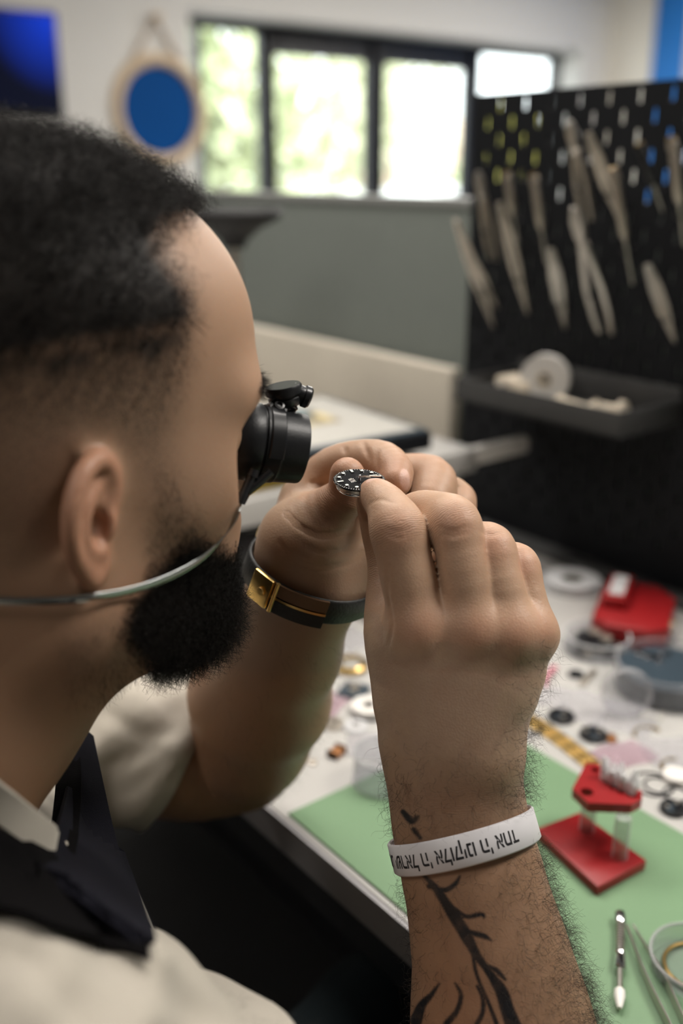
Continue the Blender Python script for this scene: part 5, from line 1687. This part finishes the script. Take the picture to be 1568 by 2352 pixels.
# ---- trousers, shoes and the stool
M['trousers'] = mat('dark_teal_cloth', (.014, .026, .032), .85, var=.1, bump=.4, bscale=900)
lat = unit((SHL - SHR) * np.array([1, 1, 0])); fw_ = np.array([lat[1], -lat[0], 0])
def sd_trousers(p):
    d = s_tube(p, [(HIP + np.array([0, 0, .05]), .178, .13), (HIP + np.array([0, 0, -.04]), .185, .135)], lat, .03)
    for s_ in (-1, 1):
        kn = HIP + lat * s_ * .15 + fw_ * .47 + np.array([0, 0, .05])
        kn[2] = .57
        ft = kn + fw_ * -.05; ft[2] = .09
        d = smin(d, s_chain(p, [(HIP + lat * s_ * .09, .10), (HIP * .5 + kn * .5, .088), (kn, .070)]), .03)
        d = smin(d, s_chain(p, [(kn, .070), (kn * .5 + ft * .5, .062), (ft, .058)]), .02)
    return d - .003 * np.sin(p @ np.array([40., 30., 50.], np.float32))
kn_ = [HIP + lat * s_ * .15 + fw_ * .47 for s_ in (-1, 1)]
V, Q = piece(sd_trousers, [HIP + lat * .2, HIP - lat * .2, HIP + np.array([0, 0, .1])] + kn_ + [k_ * np.array([1, 1, 0]) + np.array([0, 0, .10]) for k_ in kn_], .09, .010)
link('trousers', mesh_from('trousers', V, Q), M['trousers'], person)
for s_ in (-1, 1):
    a = HIP + lat * s_ * .15 + fw_ * .42; a[2] = .045
    sh = lambda p, a=a: smax(s_cap(p, a + np.array([0, 0, .005]) - fw_ * .03, a + fw_ * .16, .05, .042), -(p[:, 2] - .004), .005)
    V, Q = piece(sh, [a - fw_ * .1, a + fw_ * .22], .06, .006)
    link('shoe', mesh_from('shoe', V, Q), M['rubber'], person)
zs = HIP[2] - .182
t = thing('work_stool', 'black round work stool under the seated man', 'stool', (HIP[0], HIP[1], 0))
MB().lathe([(.0001, zs - .07), (.17, zs - .07), (.185, zs - .05), (.185, zs - .02), (.165, zs), (.0001, zs + .004)], 48).build('seat', M['black_leather'], t)
MB().cyl((0, 0, .08), (0, 0, zs - .07), .028, n=24).build('column', M['chrome'], t)
for k in range(5):
    a = k * 2 * math.pi / 5
    MB().tube([(0, 0, .10), (.15 * math.cos(a), .15 * math.sin(a), .085), (.27 * math.cos(a), .27 * math.sin(a), .065)], .016).build('leg', M['black_metal'], t)
    MB().cyl((.27 * math.cos(a) - .012 * math.sin(a), .27 * math.sin(a) + .012 * math.cos(a), .027), (.27 * math.cos(a) + .012 * math.sin(a), .27 * math.sin(a) - .012 * math.cos(a), .027), .027, n=20).build('caster', M['rubber'], t)

# ------------------------------------------------------------------ what he wears and holds
def ring_on(f, c, u, v, off_, n=96):
    """points around c in the plane of u, v where the surface f lies, pushed out by off_"""
    a = np.arange(n) * 2 * math.pi / n
    D = np.cos(a)[:, None] * u + np.sin(a)[:, None] * v
    r = np.full(n, .012)
    for _ in range(40):
        s_ = f((c + D * r[:, None]).astype(np.float32))
        r = np.where(s_ < 0, r + np.maximum(-s_, .0002), r + np.minimum(-s_ * .5, 0))
    for _ in range(3):
        r = (np.roll(r, 1) + 2 * r + np.roll(r, -1)) / 4
    return c + D * (r + off_)[:, None], D
def plane3(a, b, c):
    return unit(np.cross(b - a, c - a))

# white silicone wristband with its lettering
bl, bm_, br = W(922, 1962, .522), W(1070, 1950, .485), W(1213, 1888, .518)
nb_ = plane3(bl, bm_, br); nb_ = nb_ * np.sign(nb_ @ CU)
cb = (bl + br) / 2
ub = unit(br - bl); vb = np.cross(nb_, ub)
if vb @ CF > 0: vb = -vb
rp_, rd_ = ring_on(sd_rhand, cb, ub, vb, .0016)
BW = px(74, .49)
def strap_ring(pts, dirs, n_, w, t_):
    R = []
    for q, d in zip(pts, dirs):
        c_ = t_ * .45
        R.append([q + n_ * a + d * b for a, b in ((-w / 2 + c_, t_), (w / 2 - c_, t_), (w / 2, t_ - c_), (w / 2, c_), (w / 2 - c_, 0), (-w / 2 + c_, 0), (-w / 2, c_), (-w / 2, t_ - c_))])
    return MB().ring(R, loop=True)
M['silicone'] = mat('white_silicone', (.60, .59, .61), .45)
t = thing('wristband', 'white silicone wristband with black lettering on the near wrist', 'wristband', tuple(cb))
loc = lambda A: np.asarray(A) - cb
TB = .0019
strap_ring(loc(rp_), rd_, nb_, BW, TB).build('band', M['silicone'], t, smooth=60)
fc = bpy.data.curves.new('lettering', 'FONT')
fc.body = ''.join(reversed("שמע ישראל ה' אלוקינו ה' אח"))       # the last letter is drawn below
fc.size = 1.0
fc.offset = .016
fo = bpy.data.objects.new('lettering', fc); COL.objects.link(fo)
bpy.context.view_layer.update()
tm = bpy.data.meshes.new_from_object(fo.evaluated_get(bpy.context.evaluated_depsgraph_get()))
bpy.data.objects.remove(fo)
bmt = bmesh.new(); bmt.from_mesh(tm)
for x_0, x_1, y_0, y_1 in ((.30, .42, 0, .60), (0, .30, .49, .60), (.42, .50, .49, .60)):     # dalet
    bmt.faces.new([bmt.verts.new((x - .56, y, 0)) for x, y in ((x_0, y_0), (x_1, y_0), (x_1, y_1), (x_0, y_1))])
bmesh.ops.triangulate(bmt, faces=bmt.faces[:])
for _ in range(4):
    lg = [e for e in bmt.edges if e.calc_length() > .07]
    if not lg: break
    bmesh.ops.subdivide_edges(bmt, edges=lg, cuts=1)
    bmesh.ops.triangulate(bmt, faces=bmt.faces[:])
tx = np.array([q.co[:] for q in bmt.verts]); bmt.verts.index_update()
tf = [[q.index for q in f.verts] for f in bmt.faces]; bmt.free()
x0, x1 = tx[:, 0].min(), tx[:, 0].max(); y0t, y1t = tx[:, 1].min(), tx[:, 1].max()
# arc length along the outer face, from the left edge of the visible part to the right
outer = rp_ + rd_ * TB
ang = np.arange(96) * 2 * math.pi / 96
order = np.argsort(-((ang + math.pi / 2) % (2 * math.pi)))       # start behind, run from left over the front to the right
oo = np.concatenate([outer[order], outer[order][:1]]); od = np.concatenate([rd_[order], rd_[order][:1]])
al = np.concatenate([[0], np.cumsum(np.linalg.norm(np.diff(oo, axis=0), axis=1))])
opx = to_px(oo)
vis = [i for i in range(len(oo)) if od[i] @ CF < 0]
def arc_at(x):
    k = min(vis, key=lambda i: abs(opx[i, 0] - x)); return al[k]
sR, sL = arc_at(1186), arc_at(934)
vis_w = .70 * (x1 - x0)                                          # the last letters shown at the left edge
sc_ = abs(sR - sL) / vis_w
hgt_ = px(40, .49)
sg = 1 if sR > sL else -1
def wrap(q):
    s_ = sR - sg * (q[0] - x0) * sc_
    i = int(np.clip(np.searchsorted(al, s_) - 1, 0, len(al) - 2)); f_ = (s_ - al[i]) / (al[i + 1] - al[i])
    pos = oo[i] + (oo[i + 1] - oo[i]) * f_; dd = unit(od[i] + (od[i + 1] - od[i]) * f_)
    v_ = -((q[1] - y0t) / (y1t - y0t) - .5) * hgt_ * 1.25
    return pos + nb_ * v_ + dd * .00012
MB().add([loc(wrap(q)) for q in tx], tf).build('lettering', mat('black_ink', (.012, .012, .014), .5), t, smooth=0, fix=False)

# wrist watch on the far wrist
wl_, wm_, wr_ = W(580, 1240, .600), W(700, 1392, .558), W(812, 1350, .592)
nw = plane3(wl_, wm_, wr_); nw = nw * np.sign(nw @ CU)
cw = W(700, 1315, .584)
uw = unit((wr_ - wl_) - nw * ((wr_ - wl_) @ nw)); vw = np.cross(nw, uw)
if vw @ CF > 0: vw = -vw
wp, wd = ring_on(sd_lhand, cw, uw, vw, .0011)
t = thing('wrist_watch', 'wrist watch with black leather strap and gold clasp on the far wrist', 'watch', tuple(cw))
locw = lambda A: np.asarray(A) - cw
strap_ring(locw(wp), wd, nw, .0165, .0030).build('strap', M['black_leather'], t, smooth=60)
def at_ring(x, pts, dirs):
    q = to_px(pts); k = min([i for i in range(len(pts)) if dirs[i] @ CF < .15], key=lambda i: abs(q[i, 0] - x)); return k
# the folded second layer of strap, brown lined
ka, kb = at_ring(628, wp, wd), at_ring(742, wp, wd)
ks = list(range(ka, kb + 1)) if ka < kb else list(range(ka, kb - 1, -1))
if len(ks) > 48: ks = ks[:1] + [(ks[0] - i) % 96 for i in range(1, 97 - len(ks))]
def part_ring(idx, n_, w, t0, t1, sh=0):
    R = []
    for i in idx:
        q, d = locw(wp[i]), wd[i]
        R.append([q + n_ * (a + sh) + d * b for a, b in ((-w / 2, t0), (w / 2, t0), (w / 2, t1), (-w / 2, t1))])
    return MB().ring(R)
part_ring(ks, nw, .0075, .0030, .0046, .0045).build('brown_lining', M['leather'], t)
part_ring(ks, nw, .0015, .0030, .0050, -.0006).build('gold_fold', M['brass'], t)
part_ring(ks, nw, .0080, .0030, .0052, -.0055).build('strap_tail', M['black_leather'], t)
kc = at_ring(612, wp, wd)
q, d = locw(wp[kc]), wd[kc]; tg = unit(np.cross(nw, d))
FQ = lambda z, q=q, d=d, tg=tg: q + tg * z[0] + nw * z[1] + d * z[2]
ck = MB()
ck.box((-.0075, -.0095, .0028), (.0075, .0095, .0062), M=FQ, c=.0014)
ck.build('clasp', M['gold'], t)
MB().cyl(FQ((.002, 0, .006)), FQ((.002, 0, .0078)), .0026, n=20, ch=.0005).build('clasp_button', M['gold'], t)
MB().cyl(FQ((.0095, -.0095, .004)), FQ((.0095, .0095, .004)), .0012, n=12).build('clasp_bar', M['gold'], t)
# the watch head, on the back of the wrist
kk = min(range(96), key=lambda i: -(wd[i] @ (CF * .9 - Rh * .45)))
q, d = locw(wp[kk]), wd[kk]
MB().lathe([(.0001, .002), (.017, .002), (.0195, .004), (.0195, .008), (.018, .0105), (.0165, .011), (.0001, .011)], 40, q, d).build('case', M['gold'], t)
MB().lathe([(.0001, .0108), (.0163, .0108), (.0163, .0113), (.0001, .0115)], 36, q, d).build('dial', M['black'], t)

# ---- the dial and movement he holds
cd = W(825, 1101, .519)
nd = unit(Zh * math.cos(math.radians(7)) - Fh * math.sin(math.radians(7)) + Rh * .02)
RD = px(60, .519)
# six o'clock points to the lower left of the picture
rx = unit(Rh - nd * (Rh @ nd)); ry = np.cross(nd, rx)
def dl(r, deg, h=0):
    a = math.radians(deg); return rx * r * math.cos(a) * RD + ry * r * math.sin(a) * RD + nd * h
t = thing('watch_dial', 'black watch dial with pale markers on its movement between his fingertips', 'dial', tuple(cd))
MB().lathe([(.0001, -.0010), (RD * .985, -.0010), (RD, -.0006), (RD, -.0001), (RD * .99, 0), (.0001, 0)], 72, (0, 0, 0), nd).build('dial_plate', mat('gloss_black', (.006, .006, .007), .14, coat=.6), t)
MB().lathe([(.0001, -.0054), (RD * .80, -.0054), (RD * .84, -.0050), (RD * .86, -.0034), (RD * .90, -.0030), (RD * .90, -.0010), (.0001, -.0010)], 64, (0, 0, 0), nd).build('movement_ring', M['steel'], t)
MB().lathe([(RD * .862, -.0048), (RD * .872, -.0044), (RD * .872, -.0036), (RD * .862, -.0034)], 64, (0, 0, 0), nd, loop=True).build('gasket', M['chrome'], t)
S6 = 202
lum = mat('pale_lume', (.72, .74, .66), .4)
for k in range(12):
    a = S6 - 30 * k
    def Q(z, a=a):
        e1 = unit(dl(1, a)); e2 = np.cross(nd, e1)
        return dl(.78, a) + e1 * z[0] + e2 * z[1] + nd * z[2]
    mk = MB(); md = MB()
    if k in (0, 3, 9):
        mk.box((-.0018, -.0008, 0), (.0018, .0008, .0005), M=Q); md.box((-.0016, -.0006, .0005), (.0016, .0006, .0006), M=Q)
    elif k == 6:
        mk.prism([(.0020, .0016), (.0020, -.0016), (-.0018, 0)], 0, .0005, Q); md.prism([(.0016, .0012), (.0016, -.0012), (-.0012, 0)], .0005, .0006, Q)
    else:
        mk.cyl(Q((0, 0, 0)), Q((0, 0, .0005)), .00110, n=20); md.cyl(Q((0, 0, .0005)), Q((0, 0, .0006)), .00090, n=20)
    mk = mk.build('hour_marker', M['chrome'], t)
    md.build('lume', lum, mk)
tk = MB()
for k in range(60):
    a = S6 - 6 * k
    e1 = unit(dl(1, a)); e2 = np.cross(nd, e1)
    ln = .00045 if k % 5 else .0008
    tk.box((-ln, -.00010, 0), (ln, .00010, .00006), M=lambda z, e1=e1, e2=e2, a=a: dl(.935, a) + e1 * z[0] + e2 * z[1] + nd * z[2])
tk.build('minute_track', M['white'], t, smooth=0)
# fine lines of print above six and below twelve
pr_ = MB()
e6 = unit(dl(1, S6)); e3 = np.cross(nd, e6)
for k, w_ in enumerate((.0022, .0028, .0024, .0026)):
    for j in range(9):
        if (j * 7 + k * 3) % 5 == 4: continue
        a0 = -w_ + 2 * w_ * j / 9
        pr_.box((.0026 + .0008 * k, a0, 0), (.0030 + .0008 * k, a0 + 2 * w_ / 9 * .7, .00005), M=lambda z: e6 * z[0] + e3 * z[1] + nd * z[2])
pr_.build('fine_print', M['white'], t, smooth=0)
def hand_(name, deg, ln, w_, h):
    e1 = unit(dl(1, deg)); e2 = np.cross(nd, e1)
    F_ = lambda z: e1 * z[0] + e2 * z[1] + nd * z[2]
    o = MB().prism([(-.002, -w_ * .5), (.003, -w_ * .5), (ln * .82, -w_), (ln, 0), (ln * .82, w_), (.003, w_ * .5), (-.002, w_ * .5)], h, h + .00022, F_).build(name, M['chrome'], t, smooth=0)
    MB().prism([(ln * .45, -w_ * .5), (ln * .8, -w_ * .6), (ln * .8, w_ * .6), (ln * .45, w_ * .5)], h + .00022, h + .00027, F_).build('lume', lum, o, smooth=0)
hand_('hour_hand', 8, .0072, .00075, .0011)
hand_('minute_hand', 12, .0118, .00060, .0016)
hand_('second_hand', -3, .0112, .00016, .0020)
MB().lathe([(.0001, 0), (.0007, 0), (.0007, .0024), (.0001, .0025)], 18, (0, 0, 0), nd).build('centre_pinion', M['chrome'], t)

# ---- eye loupe on its wire head band
e0, e1_ = W(560, 1012, .4835), W(691, 1031, .4925)
la = unit(e1_ - e0); LL = np.linalg.norm(e1_ - e0)
t = thing('eye_loupe', 'black watchmaker eye loupe held to his eye by a thin steel head band', 'loupe', tuple(e0))
r1, r0 = px(79, .4925), px(90, .486)
z = lambda x: (x - 560) / (697 - 560) * LL
MB().lathe([(r0 * .80, z(528)), (r0 * .93, z(536)), (r0 * 1.0, z(556)), (r0 * 1.0, z(588)), (r0 * .97, z(592)), (r0 * .86, z(592)), (r0 * .76, z(528))], 64, (0, 0, 0), la, loop=True).build('eye_cup', M['matte'], t)
MB().lathe([(r0 * .85, z(588)), (r0 * .93, z(589)), (r0 * .93, z(596)), (r0 * .995, z(597)), (r0 * .99, z(606)), (r0 * .975, z(633)), (r0 * .955, z(635)), (r0 * .945, z(640)), (r1 * 1.02, z(692)), (r1 * 1.0, z(697)), (r1 * .95, z(698)), (r1 * .90, z(694)), (r0 * .82, z(640))], 72, (0, 0, 0), la, loop=True).build('lens_barrel', M['matte'], t)
MB().lathe([(.0001, z(668)), (r1 * .55, z(670)), (r1 * .92, z(676)), (r1 * .92, z(680)), (.0001, z(690))], 48, (0, 0, 0), la).build('lens', M['lens'], t)
lu = unit(CU - la * (CU @ la)); ln_ = np.cross(la, lu); ln_ = ln_ * np.sign(-(ln_ @ CF))    # up and towards the camera
# clamp boss with a screw
bq = la * z(622) + (lu * math.cos(math.radians(22)) + ln_ * math.sin(math.radians(22))) * r0 * .93
bd = unit(lu * math.cos(math.radians(62)) + ln_ * math.sin(math.radians(62)))
MB().lathe([(.0001, -.003), (px(24, .47), -.003), (px(24, .47), .0012), (px(21, .47), .0026), (.0001, .0026)], 28, bq, bd).build('clamp_boss', M['black'], t)
MB().lathe([(.0001, .0020), (px(13, .47), .0020), (px(12, .47), .0044), (px(7, .47), .0046), (px(6, .47), .0036), (.0001, .0036)], 24, bq, bd).build('screw', M['black_metal'], t)
bnd = []
for k in range(15):
    a = math.radians(-25 + k * 10)
    bnd.append(la * z(620) + (lu * math.cos(a) + ln_ * math.sin(a)) * r0 * 1.0)
MB().band(bnd, .0072, .0016, la).build('clamp_band', M['black'], t)
# flip-up auxiliary lens and its hinge on top
hb_ = W(654, 908, .487) - e0
hn = unit(lu * .88 + ln_ * .28 - la * .36)
MB().lathe([(.0001, -.0048), (px(36, .487), -.0048), (px(40, .487), -.0035), (px(40, .487), -.0008), (px(37, .487), -.0002), (px(37, .487), .0006), (px(43, .487), .0010), (px(43, .487), .0040), (px(40, .487), .0052), (.0001, .0052)], 40, hb_, hn).build('hinge_disc', M['black'], t)
ha, hc = W(672, 900, .486) - e0, W(705, 912, .488) - e0
MB().lathe([(px(20, .487), 0), (px(22, .487), .001), (px(22, .487), .0052), (px(26, .487), .0058), (px(26, .487), .0082), (px(22, .487), .0092), (.0001, .0094)], 28, ha, hc - ha).build('hinge_barrel', M['black'], t)
MB().cyl(ha + lu * px(15, .487) + ln_ * .001, ha + lu * px(15, .487) + ln_ * .001 + (hc - ha) * 1.02, px(6, .487), n=14, ch=.0002).build('hinge_pin', M['chrome'], t)
MB().tube([la * z(640) + lu * r0 * .9, la * z(655) + lu * r0 * 1.08, hb_ - hn * .003], px(24, .487), 14).build('hinge_neck', M['black'], t)
# socket that grips the band
sa, sb = W(585, 1078, .4665) - e0, W(551, 1156, .4665) - e0
MB().tube([sa, sa * .8 + sb * .2, sa * .78 + sb * .22, sa * .3 + sb * .7, sa * .26 + sb * .74, sb], [px(12, .47), px(14, .47), px(11, .47), px(11, .47), px(13, .47), px(12, .47)], 16).build('band_socket', M['black'], t)
MB().tube([sa + la * .008, sa * .6 + sb * .4 + la * .004, sa * .35 + sb * .65 + la * .001], px(10, .47), 12).build('socket_rib', M['black'], t)
# steel band: follows the cheek and jaw, then runs round the back of the head
bpx = [(551, 1150), (548, 1168), (532, 1206), (505, 1244), (465, 1281), (415, 1312), (355, 1339), (285, 1360), (205, 1373), (110, 1380), (0, 1380), (-120, 1370)]
bds = np.array([min(trace(sd_head, x, y) - .0065, .470) for x, y in bpx])
bds[0] = bds[1] = .4665
bds[-2:] = bds[-3]
for _ in range(6):
    sm_ = bds.copy(); sm_[1:-1] = (bds[:-2] + 2 * bds[1:-1] + bds[2:]) / 4
    bds = np.minimum(sm_, np.array([min(trace(sd_head, x, y) - .0035, .468) for x, y in bpx]))
bp3 = [P(x, y, d) for (x, y), d in zip(bpx, bds)]
lb = [W2H(q[None].astype(np.float32))[0].astype(float) for q in bp3[-1:]][0]
for k in range(1, 15):                                     # round the back, mirrored to the left side
    a = math.pi * k / 14
    x_ = lb[0] - .075 * math.sin(a); y_ = lb[1] * math.cos(a); z_ = lb[2] + .02 * math.sin(a)
    bp3.append(H2W((x_, y_ * 1.02, z_)))
for q in bp3[9:3:-1]:
    l_ = W2H(q[None].astype(np.float32))[0].astype(float); l_[1] = -l_[1]; bp3.append(H2W(l_))
bs = spline([(q, .001) for q in bp3], 6)
bc = [q - e0 for q, _ in bs]
steel_band = mat('polished_band', (.34, .36, .355), .14, 1.0)
nB = len(bc)
def band_up(i):
    f_ = min(i / 30, 1)
    return HUP * (.35 + .65 * f_) + (la * .9 * (1 - f_)) - CF * .15
MB().band(bc, [.0022 + .0014 * min(i / 40, 1) for i in range(nB)], .0006, band_up).build('head_band', steel_band, t, smooth=60)
